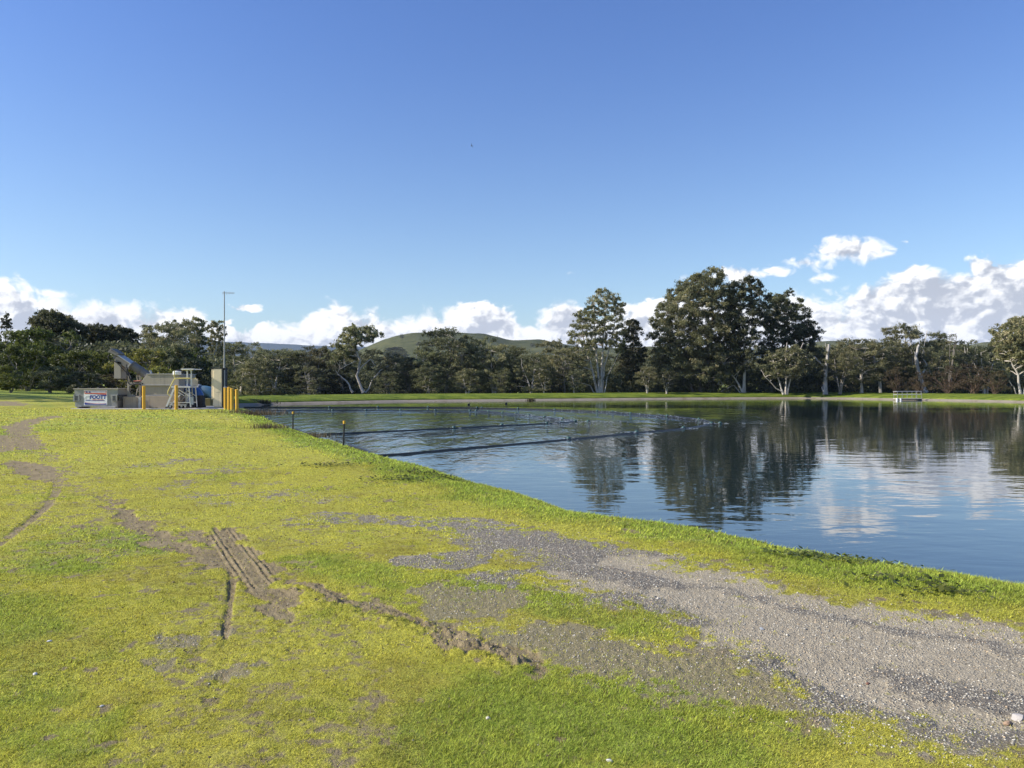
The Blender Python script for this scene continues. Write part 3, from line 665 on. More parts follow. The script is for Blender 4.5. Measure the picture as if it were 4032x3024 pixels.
def outline_tree(name, outline, base, stems_px, Y, seed, lm, bk, label, lobe=17, depth=0.8, n=None, leaf=0.34, per=34, clumps=9, group=None, droop=0.6, r0=0.3, tint=0.0, gap=0.72, extra=None, shell=0.55):
    """outline/stems in 2212-wide photo pixels, stood up at distance Y as a tree with real depth"""
    rng = np.random.default_rng(seed); s = Y / (F / K)
    bx = (base[0] * K - 2016) / F * Y; bz = gzs(bx, Y)
    def loc(px, py, dy=0): return ((px - base[0]) * s, dy, CAMH + (HZ / K - py) * s - bz)
    cx = np.mean([p[0] for p in outline]); wid = (max(p[0] for p in outline) - min(p[0] for p in outline)) / 2
    pts = []; tries = 0
    P = outline; xs = [p[0] for p in P]; ys = [p[1] for p in P]
    while tries < 6000 and (n is None or len(pts) < n):
        tries += 1
        x = rng.uniform(min(xs), max(xs)); y = rng.uniform(min(ys), max(ys))
        ins = False; dm = 1e9
        for i in range(len(P)):
            ax, ay = P[i]; ex_, ey_ = P[(i + 1) % len(P)]
            if ((ay > y) != (ey_ > y)) and x < (ex_ - ax) * (y - ay) / (ey_ - ay + 1e-9) + ax: ins = not ins
            vx, vy = ex_ - ax, ey_ - ay; t = max(0, min(1, ((x - ax) * vx + (y - ay) * vy) / (vx * vx + vy * vy + 1e-9)))
            dm = min(dm, math.hypot(x - ax - t * vx, y - ay - t * vy))
        r = lobe * (0.65 + 0.6 * rng.random())
        if not ins or dm < r * 0.75: continue
        f = max(0.15, 1 - (abs(x - cx) / (wid + 1e-6)) ** 2) ** 0.5
        dyp = rng.uniform(-1, 1) * wid * depth * f
        if any(math.hypot(x - p[0], y - p[1], (dyp - p[3]) * 0.7) < (r + p[2]) * gap for p in pts): continue
        pts.append((x, y, r, dyp))
    for e in (extra or []): pts.append(e if len(e) == 4 else (*e, 0))
    lobes = []
    for x, y, r, dyp in pts:
        X_, Y_, Z_ = loc(x, y, dyp * s); lobes.append((X_, Y_, Z_, r * s, r * s, r * s * 1.08))
    stems = [([loc(p[0], p[1], (p[2] if len(p) > 2 else rng.uniform(-.3, .3) * j * 6) * s) for j, p in enumerate(st[0])], st[1], st[2]) for st in stems_px]
    stems = [([(p[0], p[1], -0.3 if (j == 0 and p[2] < 1.2) else p[2]) for j, p in enumerate(P_)], a, b) for P_, a, b in stems]
    return make_tree(name, np.array(lobes), stems, rng, lm, bk, label, group=group, loc=(bx, Y, bz), leaf=leaf, per=per, clumps=clumps, droop=droop, r0=r0, tint=tint, shell=shell)
def gzs(x, y):
    sd = float(lake_sd(np.array([float(x)]), np.array([float(y)]))[0])
    z = gz(x, y)
    if y > 100 and sd < 19 and x > -40: return 1.0 - 0.25 * max(0, sd - 12)
    return z

# generic prototypes (height 1 unit = metres as built; base at origin)
def generic(seed, kind):
    rng = np.random.default_rng(seed); H = 14.0
    lobes = []; stems = []
    if kind == 'gum':
        ns = rng.integers(2, 5)
        for k in range(ns):
            a = rng.uniform(0, 6.28); top = (math.cos(a) * rng.uniform(1, 3.2), math.sin(a) * rng.uniform(1, 3.2), H * rng.uniform(.72, .88))
            mid = (top[0] * 0.3 + rng.normal() * .3, top[1] * .3 + rng.normal() * .3, top[2] * 0.45)
            stems.append(([(rng.normal() * .25, rng.normal() * .25, -0.3), mid, top], rng.uniform(.20, .30), .07))
        n = 44; tries = 0
        while len(lobes) < n and tries < 3000:
            tries += 1
            lo_ = 0.30 if seed % 2 else 0.14; z = H * (lo_ + (0.96 - lo_) * rng.random() ** 0.9); f = math.sin(max(0.10, min(1, (z / H - 0.02) / 0.98)) * math.pi * 0.96) ** 0.5
            R = 5.4 * f * math.sqrt(rng.random()); a = rng.uniform(0, 6.28); r = rng.uniform(.95, 1.7)
            p = (R * math.cos(a), R * math.sin(a), min(z, H - r * .8))
            if any(math.dist(p, l[:3]) < (r + l[3]) * 0.62 for l in lobes): continue
            lobes.append((*p, r, r, r * 0.8))
        return lobes, stems, rng, dict(leaf=.30, per=46, clumps=10)
    if kind == 'airy':
        for k in range(3):
            a = rng.uniform(0, 6.28); top = (math.cos(a) * rng.uniform(.6, 2.4), math.sin(a) * rng.uniform(.6, 2.4), H * rng.uniform(.8, .93))
            stems.append(([(rng.normal() * .15, rng.normal() * .15, -0.3), (top[0] * .35, top[1] * .35, H * .45), top], .2, .05))
        while len(lobes) < 17:
            z = H * (0.45 + 0.5 * rng.random()); R = 3.6 * math.sqrt(rng.random()); a = rng.uniform(0, 6.28); r = rng.uniform(.8, 1.4)
            lobes.append((R * math.cos(a), R * math.sin(a), min(z, H - r), r, r, r * .75))
        return lobes, stems, rng, dict(leaf=.28, per=34, clumps=9)
    if kind == 'shrub':
        H = 5.0
        for k in range(5):
            a = rng.uniform(0, 6.28); stems.append(([(0, 0, -.2), (math.cos(a) * .6, math.sin(a) * .6, 1.6), (math.cos(a) * 1.6, math.sin(a) * 1.6, 3.6)], .09, .03))
        while len(lobes) < 26:
            z = H * (0.10 + 0.82 * rng.random()); f = math.sqrt(max(0.1, 1 - (z / H - .3) ** 2 / .5)); R = 2.6 * f * rng.random() ** .5; a = rng.uniform(0, 6.28); r = rng.uniform(.55, .95)
            lobes.append((R * math.cos(a), R * math.sin(a), max(.35, min(z, H - r * .8)), r, r, r * .8))
        return lobes, stems, rng, dict(leaf=.24, per=34, clumps=8)
    if kind == 'twiggy':
        H = 5.0
        for k in range(46):
            a = rng.uniform(0, 6.28); R = rng.uniform(.6, 3.2); zt = H * rng.uniform(.35, 1.0) * (1 - 0.10 * R / 3.2 * 3)
            stems.append(([(rng.normal() * .2, rng.normal() * .2, -.2), (math.cos(a) * R * .4, math.sin(a) * R * .4, zt * .5), (math.cos(a) * R, math.sin(a) * R, max(.8, zt))], .055, .012))
        while len(lobes) < 30:
            z = H * (0.15 + 0.78 * rng.random()); R = 3.0 * rng.random() ** .5 * math.sqrt(max(.15, 1 - (z / H) ** 2 * .8)); a = rng.uniform(0, 6.28); r = rng.uniform(.5, .9)
            lobes.append((R * math.cos(a), R * math.sin(a), z, r, r, r * .8))
        return lobes, stems, rng, dict(leaf=.17, per=22, clumps=8)
PROT = {}
def place(kind, var, px, top, Y, label, lm, bk, name='gum_tree', wid=1.0, cat='tree', group=None, rot=None, base_px=None):
    """px, top in 2212 px: crown centre and top; height follows from the distance"""
    key = (kind, var, lm.name, bk.name)
    Href = 14.0 if kind in ('gum', 'airy') else 5.0
    x = (px * K - 2016) / F * Y; z0 = gzs(x, Y)
    h = CAMH + (HZ - top * K) / F * Y - z0; s = h / Href * (1.0)
    if key not in PROT:
        lobes, stems, rng, kw = generic(var * 31 + hash_kind[kind], kind)
        o = make_tree(name, np.array(lobes), stems, rng, lm, bk, label, cat, group, (0, 0, 0), limbs=(kind != 'twiggy'), **kw)
        PROT[key] = o
    else:
        o = copy_tree(PROT[key]); o.name = name
        if 'group' in o and not group: del o['group']
        tag(o, label, cat, group)
    o.location = (x, Y, z0 - 0.05); o.scale = (s * wid, s * wid, s)
    o.rotation_euler = (0, 0, rot if rot is not None else (px * 1.7 + Y) % 6.28)
    return o
hash_kind = {'gum': 1, 'airy': 5, 'shrub': 9, 'twiggy': 13}
#TREES-BEGIN
# ------------------------------------------------------------------ named trees and shrubs (photo pixels, 2212 wide)
# tall white-stemmed gum left of the big clump
outline_tree('gum_tree', [(1222, 770), (1226, 715), (1240, 675), (1258, 668), (1275, 640), (1292, 624), (1312, 630), (1330, 636), (1346, 655), (1356, 690), (1352, 735), (1356, 775), (1330, 765), (1290, 752), (1268, 780), (1232, 800)],
    (1296, 848), [([(1292, 848), (1280, 800), (1262, 740), (1255, 695)], 0.26, .08), ([(1295, 848), (1290, 780), (1284, 720), (1282, 660)], 0.26, .08), ([(1298, 848), (1301, 770), (1306, 700), (1310, 650)], 0.28, .08),
    ([(1300, 848), (1306, 790), (1322, 730), (1332, 680)], 0.22, .07), ([(1302, 848), (1312, 815), (1322, 792), (1334, 770)], 0.14, .05), ([(1291, 846), (1276, 834), (1262, 828), (1246, 826)], 0.11, .05)],
    146, 11, LM_gum, BK_pale, 'tall open gum with many white stems left of the big clump', lobe=10, per=34, clumps=8, gap=0.86, leaf=.28)
outline_tree('gum_tree', [(1325, 800), (1338, 750), (1346, 705), (1362, 682), (1378, 692), (1390, 715), (1386, 735), (1396, 760), (1392, 800), (1375, 825), (1345, 832)], (1335, 848),
    [([(1330, 848), (1345, 822), (1358, 800), (1370, 740)], 0.14, .05), ([(1338, 848), (1362, 838), (1376, 828), (1386, 822)], 0.06, .03)], 152, 12, LM_dark, BK_pale, 'dark drooping gum just right of the tall white-stemmed gum', lobe=13, gap=.6)
# the huge clump
outline_tree('gum_tree', [(1402, 720), (1408, 680), (1422, 655), (1440, 640), (1458, 612), (1478, 607), (1495, 590), (1530, 585), (1556, 590), (1570, 612), (1590, 625), (1600, 670), (1592, 720), (1600, 780), (1580, 822), (1530, 832), (1470, 830), (1420, 815), (1398, 790), (1408, 755)],
    (1520, 848), [([(1500, 848), (1480, 800), (1455, 730), (1440, 680)], 0.31, .1), ([(1515, 848), (1510, 780), (1500, 700), (1495, 620)], 0.37, .1), ([(1528, 848), (1530, 760), (1540, 680), (1535, 610)], 0.37, .1), ([(1535, 848), (1550, 780), (1570, 720), (1580, 660)], 0.28, .1), ([(1508, 848), (1470, 825), (1440, 805), (1425, 780)], 0.19, .06)],
    150, 13, LM_gum, BK_grey, 'largest rounded gum at the left of the huge dense clump', lobe=15, per=56, clumps=11, gap=.74, leaf=.30)
outline_tree('gum_tree', [(1570, 640), (1585, 608), (1600, 598), (1622, 605), (1640, 612), (1655, 625), (1662, 650), (1655, 690), (1640, 710), (1630, 745), (1622, 790), (1600, 815), (1578, 805), (1562, 760), (1565, 700)],
    (1607, 848), [([(1607, 848), (1608, 790), (1605, 720), (1600, 640)], 0.34, .1), ([(1606, 846), (1590, 820), (1572, 800), (1560, 780)], 0.19, .07), ([(1608, 800), (1622, 740), (1635, 690), (1640, 640)], 0.19, .08), ([(1603, 835), (1585, 832), (1568, 840), (1556, 846)], 0.09, .05)],
    146, 14, LM_dark, BK_pale, 'upright gum with a bright forked trunk in the middle of the huge clump', lobe=13, per=56, clumps=10, gap=.74, leaf=.30)
outline_tree('gum_tree', [(1638, 740), (1640, 690), (1655, 650), (1668, 635), (1690, 625), (1706, 645), (1722, 655), (1738, 672), (1748, 700), (1772, 715), (1774, 745), (1758, 768), (1735, 765), (1700, 790), (1660, 800), (1635, 780)],
    (1672, 848), [([(1668, 848), (1680, 780), (1700, 720), (1705, 660)], 0.31, .1), ([(1664, 848), (1665, 780), (1672, 710), (1680, 650)], 0.28, .1), ([(1672, 848), (1710, 790), (1735, 740), (1745, 700)], 0.25, .08)],
    153, 15, LM_dark, BK_grey, 'very dark leaning gum forming the right side of the huge clump', lobe=13, per=56, clumps=10, gap=.74, leaf=.30)
outline_tree('gum_tree', [(1642, 800), (1650, 770), (1680, 755), (1715, 745), (1745, 758), (1760, 790), (1750, 815), (1715, 822), (1680, 822), (1655, 825)],
    (1695, 848), [([(1692, 848), (1682, 815), (1672, 790), (1668, 770)], 0.17, .06), ([(1697, 848), (1700, 800), (1697, 770), (1700, 740)], 0.19, .06), ([(1700, 848), (1712, 800), (1722, 775), (1735, 740)], 0.17, .06), ([(1694, 848), (1668, 830), (1652, 815), (1645, 800)], 0.10, .04)],
    141, 16, LM_gum, BK_pale, 'low spreading gum with white stems under the right of the huge clump', lobe=12, per=26, clumps=8, gap=.7)
# spreading gum with twisted white limbs
outline_tree('gum_tree', [(706, 770), (720, 745), (742, 722), (748, 705), (768, 698), (785, 715), (800, 700), (820, 706), (824, 728), (806, 745), (775, 748), (760, 775), (735, 785), (715, 795)],
    (785, 848), [([(785, 848), (772, 812), (778, 780), (765, 748), (762, 715)], 0.28, .08), ([(774, 800), (790, 785), (800, 776), (812, 790)], 0.15, .05), ([(762, 848), (748, 822), (735, 812), (722, 798)], 0.19, .06), ([(768, 780), (750, 790), (735, 796), (728, 806)], 0.11, .05), ([(790, 848), (806, 820), (822, 800), (840, 790)], 0.15, .05), ([(768, 745), (790, 730), (805, 715)], 0.09, .05)],
    139, 17, LM_gum, BK_pale, 'gum with twisted white limbs and two high tufts, left of the hill', lobe=12, per=30, clumps=8, gap=.66)
# dead trunks
outline_tree('dead_tree', [(0, 0), (1, 0), (1, 1)], (1784, 848), [([(1783, 848), (1784, 800), (1788, 765), (1789, 744)], 0.38, .24), ([(1783, 808), (1780, 792), (1768, 778), (1757, 770)], 0.19, .10), ([(1787, 762), (1784, 750), (1782, 740)], 0.10, .05), ([(1780, 848), (1777, 838), (1780, 830)], 0.12, .1)],
    140, 18, LM_gum, BK_dead, 'tall leafless dead trunk with one side limb', n=0)
outline_tree('dead_tree', [(0, 0), (1, 0), (1, 1)], (1996, 848), [([(2000, 848), (1988, 815), (1982, 790), (1976, 768), (1984, 745)], 0.38, .2), ([(1990, 815), (1983, 800), (1977, 780), (1975, 760)], 0.25, .14), ([(1992, 806), (1999, 796), (2001, 786), (1994, 776)], 0.19, .1)],
    144, 19, LM_gum, BK_dead, 'pale forked dead trunk rising out of the brown bushes', n=0)
outline_tree('gum_tree', [(2150, 760), (2155, 715), (2172, 705), (2190, 690), (2215, 682), (2260, 690), (2280, 740), (2270, 800), (2220, 810), (2180, 790)],
    (2205, 852), [([(2205, 852), (2200, 810), (2185, 780), (2170, 735)], 0.22, .07), ([(2212, 852), (2225, 790), (2230, 720)], 0.25, .08), ([(2200, 852), (2190, 835), (2180, 822)], 0.09, .05)],
    122, 20, LM_gum, BK_pale, 'rusty tinged gum cut off by the right edge of the photo', lobe=13, per=28, gap=.62, tint=.12)
# left group
outline_tree('gum_tree', [(78, 720), (76, 690), (90, 672), (115, 668), (140, 680), (155, 690), (172, 700), (186, 722), (182, 750), (150, 765), (110, 765), (85, 745)], (125, 843),
    [([(122, 843), (118, 780), (108, 700)], 0.25, .08), ([(128, 843), (140, 780), (155, 715)], 0.24, .08)], 96, 21, LM_dark, BK_grey, 'tall dark gum rising behind the green wattles at far left', lobe=15, per=40, clumps=10, gap=.56, leaf=.28)
outline_tree('gum_tree', [(186, 745), (190, 718), (205, 703), (225, 700), (238, 712), (256, 702), (276, 708), (295, 722), (297, 760), (270, 790), (225, 790), (195, 780)], (245, 843),
    [([(240, 843), (232, 780), (215, 715)], 0.19, .07), ([(248, 843), (255, 780), (265, 715)], 0.19, .07)], 102, 22, LM_dark, BK_grey, 'dark flat-topped gum behind the raised conveyor tube', lobe=12, per=34, clumps=9, gap=.6, leaf=.28)
outline_tree('gum_tree', [(3, 712), (6, 690), (14, 672), (22, 690), (24, 715)], (14, 843), [([(14, 843), (14, 760), (13, 672)], 0.14, .03)], 88, 23, LM_dark, BK_grey, 'thin sparse tree poking above the far left edge', lobe=5, per=10, clumps=6, gap=.7, leaf=.2)
outline_tree('gum_tree', [(400, 740), (405, 705), (415, 682), (432, 680), (445, 700), (450, 740), (445, 790), (425, 820), (405, 800)], (432, 846),
    [([(432, 846), (428, 780), (425, 700)], 0.19, .06), ([(436, 846), (450, 800), (462, 765), (470, 740)], 0.16, .06)], 116, 24, LM_gum, BK_pale, 'tall airy gum just left of the antenna mast', lobe=11, per=22, clumps=8, gap=.7, leaf=.3)
outline_tree('gum_tree', [(448, 745), (450, 710), (458, 692), (475, 690), (488, 705), (486, 735), (475, 790), (455, 790)], (462, 846),
    [([(462, 846), (460, 780), (472, 740), (468, 700)], 0.17, .06)], 124, 25, LM_gum, BK_pale, 'slender gum directly behind the antenna mast', lobe=9, per=20, clumps=8, gap=.7, leaf=.3)
LEFT = [ # kind, var, px, top, Y, wid, leaves, bark, name, cat, label
 ('shrub', 1, 22, 788, 59, 1.25, LM_green, BK_grey, 'bush', 'bush', 'low rounded green bush at the bottom left of the tree line'),
 ('shrub', 2, 60, 742, 70, 1.1, LM_green, BK_grey, 'wattle', 'tree', 'green wattle directly above the low rounded bush'),
 ('shrub', 3, -20, 706, 74, 1.0, LM_green, BK_grey, 'wattle', 'tree', 'tall green wattle cut by the left edge of the photo'),
 ('shrub', 4, 45, 712, 80, 1.1, LM_green, BK_grey, 'wattle', 'tree', 'feathery green wattle below the thin sparse tree'),
 ('shrub', 1, 100, 708, 77, 1.15, LM_green, BK_grey, 'wattle', 'tree', 'broad yellowish green wattle in front of the tall dark gum'),
 ('shrub', 2, 150, 755, 70, 1.2, LM_green, BK_grey, 'wattle', 'tree', 'dense wattle between the bin and the tall dark gum'),
 ('shrub', 3, 205, 752, 72, 1.2, LM_green, BK_grey, 'wattle', 'tree', 'green wattle straight behind the raised end of the conveyor'),
 ('shrub', 4, 250, 742, 84, 1.2, LM_gum, BK_grey, 'wattle', 'tree', 'dull green tree above the grey conveyor tube'),
 ('shrub', 1, 110, 790, 62, 1.5, LM_dark, BK_grey, 'bush', 'bush', 'dark shaded bush under the broad wattle at left'),
 ('shrub', 2, 190, 800, 62, 1.6, LM_dark, BK_grey, 'bush', 'bush', 'dark shaded bush straight behind the bin'),
 ('shrub', 3, 255, 806, 64, 1.5, LM_brown, BK_grey, 'bush', 'bush', 'brownish bush behind the conveyor support frame'),
 ('shrub', 4, 296, 750, 68, 1.15, LM_gold, BK_grey, 'bush', 'tree', 'golden olive bush above the long steel tank'),
 ('shrub', 1, 335, 790, 64, 1.1, LM_gold, BK_grey, 'bush', 'bush', 'smaller yellowish bush right of the golden olive one'),
 ('shrub', 2, 362, 738, 74, .95, LM_dark, BK_grey, 'conifer', 'tree', 'dense very dark conifer behind the steps platform'),
 ('shrub', 3, 340, 744, 78, .8, LM_green, BK_grey, 'wattle', 'tree', 'bright green topped tree touching the dark conifer'),
 ('shrub', 4, 398, 748, 79, .8, LM_green, BK_grey, 'wattle', 'tree', 'olive green tree between the dark conifer and the mast'),
 ('shrub', 1, 430, 800, 88, 1.5, LM_gum, BK_grey, 'bush', 'bush', 'grey green bush behind the blue pipe bends'),
 ('gum', 1, 350, 694, 108, 1.1, LM_gum, BK_grey, 'gum_tree', 'tree', 'round topped gum above the golden olive bush'),
 ('gum', 2, 385, 690, 114, .9, LM_gum, BK_grey, 'gum_tree', 'tree', 'gum between the round topped one and the tall airy one'),
 ('gum', 3, 315, 716, 112, 1.1, LM_gum, BK_grey, 'gum_tree', 'tree', 'lower gum right of the dark flat-topped gum'),
 ('gum', 4, 185, 722, 110, 1.2, LM_gum, BK_grey, 'gum_tree', 'tree', 'low gum filling the gap left of the dark flat-topped gum'),
]
MID = [
 ('gum', 2, 515, 738, 140, 1.0, 'gum whose crown starts right beside the antenna mast'),
 ('airy', 1, 545, 728, 148, .8, 'airy gum with a small high tuft, second right of the antenna mast'),
 ('gum', 3, 592, 752, 138, 1.15, 'pale-stemmed bushy gum above the four yellow bollards, right side'),
 ('gum', 4, 642, 757, 142, 1.0, 'round gum midway between the mast and the twisted white limbs'),
 ('gum', 1, 690, 745, 141, .9, 'gum touching the left of the tree with twisted white limbs'),
 ('gum', 5, 735, 752, 144, 1.0, 'gum crown directly behind the twisted white limbs'),
 ('gum', 2, 845, 764, 142, 1.0, 'gum at the left foot of the green hill'),
 ('gum', 3, 885, 768, 140, 1.0, 'low gum under the dark bush patch on the hill'),
 ('gum', 6, 925, 752, 141, .9, 'gum leaning on the left of the tallest tree before the hill'),
 ('gum', 4, 962, 708, 144, .88, 'tallest gum in front of the green hill'),
 ('gum', 5, 998, 735, 142, .8, 'narrow gum just right of the tallest tree before the hill'),
 ('gum', 1, 1032, 724, 146, .85, 'second tallest gum in front of the green hill, olive crown'),
 ('gum', 6, 1066, 740, 143, .9, 'gum under the right shoulder of the green hill'),
 ('gum', 2, 1105, 748, 145, .95, 'broad gum at the dip between the two hill humps'),
 ('gum', 3, 1148, 762, 140, 1.0, 'low bushy gum below the second hump of the hill'),
 ('gum', 5, 1190, 733, 150, .85, 'gum where the hill ends, left of the tall white-stemmed gum'),
 ('gum', 4, 1220, 752, 144, .9, 'gum tucked against the left of the tall white-stemmed gum'),
 ('gum', 6, 1398, 790, 140, 1.0, 'low olive gum in the gap left of the huge clump'),
 ('gum', 1, 1440, 800, 139, 1.2, 'low olive gum at the left foot of the huge clump'),
 ('gum', 2, 1815, 752, 139, .95, 'gum just right of the tall dead trunk'),
 ('gum', 3, 1862, 728, 142, 1.05, 'broad grey green gum right of the tall dead trunk'),
 ('gum', 4, 1905, 732, 146, .9, 'gum left of the twin-topped dark tree'),
 ('gum', 5, 1950, 700, 150, .8, 'twin-topped dark gum left of the pale forked trunk'),
 ('airy', 2, 1978, 697, 148, .8, 'umbrella-crowned gum over the pale forked trunk'),
 ('gum', 6, 2016, 728, 150, .95, 'gum right of the pale forked trunk'),
 ('airy', 3, 2050, 712, 143, .8, 'open crowned gum above the brown bushes'),
 ('airy', 1, 2090, 725, 150, .7, 'small dark-topped gum between the open gum and the right edge tree'),
 ('gum', 1, 2128, 745, 146, 1.0, 'low gum beside the right edge tree'),
 ('gum', 2, 1768, 752, 152, .9, 'gum behind the tall dead trunk'),
 ('gum', 3, 555, 770, 134, .9, 'short dark gum at the bank edge, right of the mast'),
 ('gum', 5, 670, 790, 133, .9, 'short gum on the far bank, left of the twisted limbs'),
 ('gum', 6, 840, 800, 134, .9, 'short gum on the far bank, right of the twisted limbs'),
 ('gum', 4, 920, 792, 135, .9, 'short gum at the foot of the tallest tree before the hill'),
 ('gum', 2, 1010, 795, 136, .9, 'short thick gum below the second tallest tree before the hill'),
 ('gum', 1, 1085, 800, 137, .95, 'short gum on the bank under the hill dip'),
 ('gum', 3, 1175, 798, 138, .9, 'short gum on the bank left of the tall white-stemmed gum'),
 ('gum', 5, 1240, 800, 138, .8, 'short gum hugging the base of the tall white-stemmed gum'),
]
BROWN = [('twiggy', 1, 1935, 792, 136, 1.0, 'leafless brown bush left of the metal jetty'), ('twiggy', 2, 1985, 803, 133, .9, 'brown twiggy bush straight behind the metal jetty'),
 ('twiggy', 2, 2050, 790, 130, 1.15, 'wide brown twiggy bush right of the pale forked trunk'), ('twiggy', 1, 2105, 786, 127, 1.15, 'largest brown twiggy bush toward the right edge'), ('twiggy', 1, 2150, 800, 123, 1.0, 'brown bush beside the right edge gum')]
for kind, var, px, top, Y, wid, lm, bk, nm, cat, lab in LEFT: place(kind, var, px, top, Y, lab, lm, bk, nm, wid, cat)
for i, (kind, var, px, top, Y, wid, lab) in enumerate(MID): place(kind, var, px, top, Y, lab, (LM_gum, LM_dark, LM_gum)[(i * 7 + var) % 3], BK_pale if i % 3 != 1 else BK_grey, 'gum_tree', wid * 1.2)
for kind, var, px, top, Y, wid, lab in BROWN: place(kind, var, px, top, Y, lab, LM_brown, BK_twig, 'brown_bush', wid, 'bush')
rb = random.Random(7)
for i in range(44):     # second row seen only in the gaps between the front crowns
    px = 490 + i * 39.5 + rb.uniform(-9, 9); top = 762 + rb.uniform(-14, 14)
    if 500 < px < 690: top = 770
    if 820 < px < 1200: top = 776
    if 1760 < px: top = 745 + rb.uniform(-6, 14)
    place('gum', 1 + i % 6, px, top, rb.uniform(165, 200), 'dull green gum crown half hidden in the wood behind', (LM_dark, LM_gum)[i % 2], BK_grey, 'gum_tree', 1.25, 'tree', 'gums in the wood behind the front row')
for i in range(9):
    place('gum', 1 + i % 6, -60 + i * 58, 742 + rb.uniform(-6, 8), rb.uniform(105, 130), 'dull gum crown in the wood behind the wattles at left', LM_dark, BK_grey, 'gum_tree', 1.5, 'tree', 'gums behind the wattles at left')
# sunlit side trees outside the picture whose shadows cross the lawn at the left
for (x, y, h) in ((-43, 46, 13), (-47, 50, 12), (-52, 60, 12)):
    o = copy_tree(PROT[('gum', 1, LM_gum.name, BK_grey.name)]); o.name = 'gum_tree'; o.location = (x, y, gz(x, y)); o.scale = (h / 14 * 0.8,) * 2 + (h / 14,)
    tag(o, 'gum beside the lawn beyond the left edge, seen by its shadow', 'tree', 'gums beyond the left edge')
# paddock trees on the far slopes
for i, (px, py, Y, h) in enumerate([(838, 752, 1010, 10), (846, 750, 1015, 12), (853, 748, 1020, 12), (860, 749, 1015, 12), (867, 753, 1010, 10), (842, 757, 990, 10), (858, 756, 990, 11), (873, 758, 985, 9)]):
    o = place('gum', 1 + i % 6, px, py, Y, 'small dark tree in the patch on the left flank of the hill', LM_dark, BK_grey, 'gum_tree', 1.3, 'tree', 'dark trees on the flank of the hill')
    s_ = h * 1.6 / 14; o.scale = (s_ * 1.3, s_ * 1.3, s_); o.location.z = CAMH + (HZ - py * K) / F * Y - h * 1.6
for i in range(16):
    px = 560 + i * 13.5 + rb.uniform(-4, 4); Y = 900 + rb.uniform(-60, 60)
    o = place('gum', 1 + i % 6, px, 755, Y, 'small far paddock tree in the gap under the blue ridge', LM_dark, BK_grey, 'gum_tree', 1.2, 'tree', 'far paddock trees under the blue ridge')
    h = 15 + rb.uniform(-3, 4); s_ = h / 14; o.scale = (s_ * 1.3, s_ * 1.3, s_); o.location.z = CAMH + (HZ - (757 + rb.uniform(-4, 5)) * K) / F * Y - h
for i, (px, py, Y, h, lab) in enumerate([(868, 722, 1400, 6, 'lone dark bush on the skyline at the left of the hill top'), (905, 738, 1200, 6, 'lone dark bush halfway up the hill'), (1110, 746, 1250, 6, 'dark bush in the dip right of the hill top'), (1150, 741, 1300, 6, 'dark bush on the lower right hump of the hill')]):
    o = place('gum', 1 + i % 6, px, py, Y, lab, LM_dark, BK_grey, 'gum_tree', 1.3, 'tree'); s_ = h * 1.5 / 14; o.scale = (s_ * 1.3, s_ * 1.3, s_); o.location.z = CAMH + (HZ - py * K) / F * Y - h * 1.5
# low growth along the feet of the trees
rng = np.random.default_rng(5); lb = []
for i in range(1500):
    px = rng.uniform(470, 2290); Y = rng.uniform(146, 178); x = (px * K - 2016) / F * Y; r = rng.uniform(1.0, 2.3)
    lb.append((x, Y, 0.2 + rng.uniform(0, 1) ** 1.3 * (4.0 + (Y - 146) * 0.12), r * 1.3, r, r * .8))
for i in range(220):
    px = rng.uniform(-60, 470); Y = rng.uniform(80, 96); x = (px * K - 2016) / F * Y; r = rng.uniform(1.0, 2.2)
    lb.append((x, Y, gz(x, Y) + rng.uniform(0, 4.5), r * 1.3, r, r * .8))
V, Fq, t = leaf_cards(np.array(lb), rng, 26, 8, .42, .3, -.12)
tag(link('undergrowth', mesh_np('undergrowth', V, Fq, LM_dark, False, {'tint': t})), 'dark scrubby undergrowth beneath the trees', kind='stuff')
#TREES-END

#OBJECTS-BEGIN
# ------------------------------------------------------------------ materials for the made things
M_bin = simple('bin_paint', (0.32, 0.32, 0.30), 0.5, 0.2, .15, 3, (0.10, 0.07, 0.05), 0.004, 0.45)
M_dark = simple('black_rubber', (0.02, 0.02, 0.022), 0.6)
M_pocket = simple('dark_metal_and_hollow_shade', (0.06, 0.065, 0.07), 0.6)  # dark metal parts; also the painted-in shade of pocket openings and vent slot
M_steel = simple('dull_steel', (0.36, 0.32, 0.25), 0.65, 0.1, .12, 3, (0.20, 0.18, 0.16), 0.002, 0.5, True)
M_tube = simple('tube_steel', (0.19, 0.175, 0.155), 0.75, 0.1, .15, 3)
M_steel2 = simple('bright_steel', (0.42, 0.41, 0.39), 0.5, 0.2, .08, 3)
M_conc = simple('plinth_concrete', (0.36, 0.30, 0.22), 0.9, 0, .22, 2.2, (0.13, 0.09, 0.06), 0.008, 0.8, True)
M_moss = simple('mossy_concrete', (0.16, 0.14, 0.05), 0.9, 0, .3, 3, (0.07, 0.06, 0.02), 0.008, 0.8, True)
M_slab = simple('slab_concrete', (0.46, 0.43, 0.37), 0.9, 0, .15, 2, (0.28, 0.25, 0.2), 0.006, 0.6)
M_yel = simple('yellow_paint', (0.72, 0.40, 0.03), 0.45, 0, .06, 4, (0.45, 0.27, 0.05), 0, 0.4, True)
M_ypale = simple('pale_yellow_rail', (0.62, 0.52, 0.17), 0.45)
M_alu = simple('aluminium', (0.60, 0.60, 0.58), 0.42, 0.3, .06)
M_white = simple('white_plastic', (0.86, 0.85, 0.82), 0.4)
M_cream = simple('cream_cabinet', (0.84, 0.70, 0.46), 0.45, 0, .05, 2, (0.42, 0.36, 0.26), 0, 0.4, True)
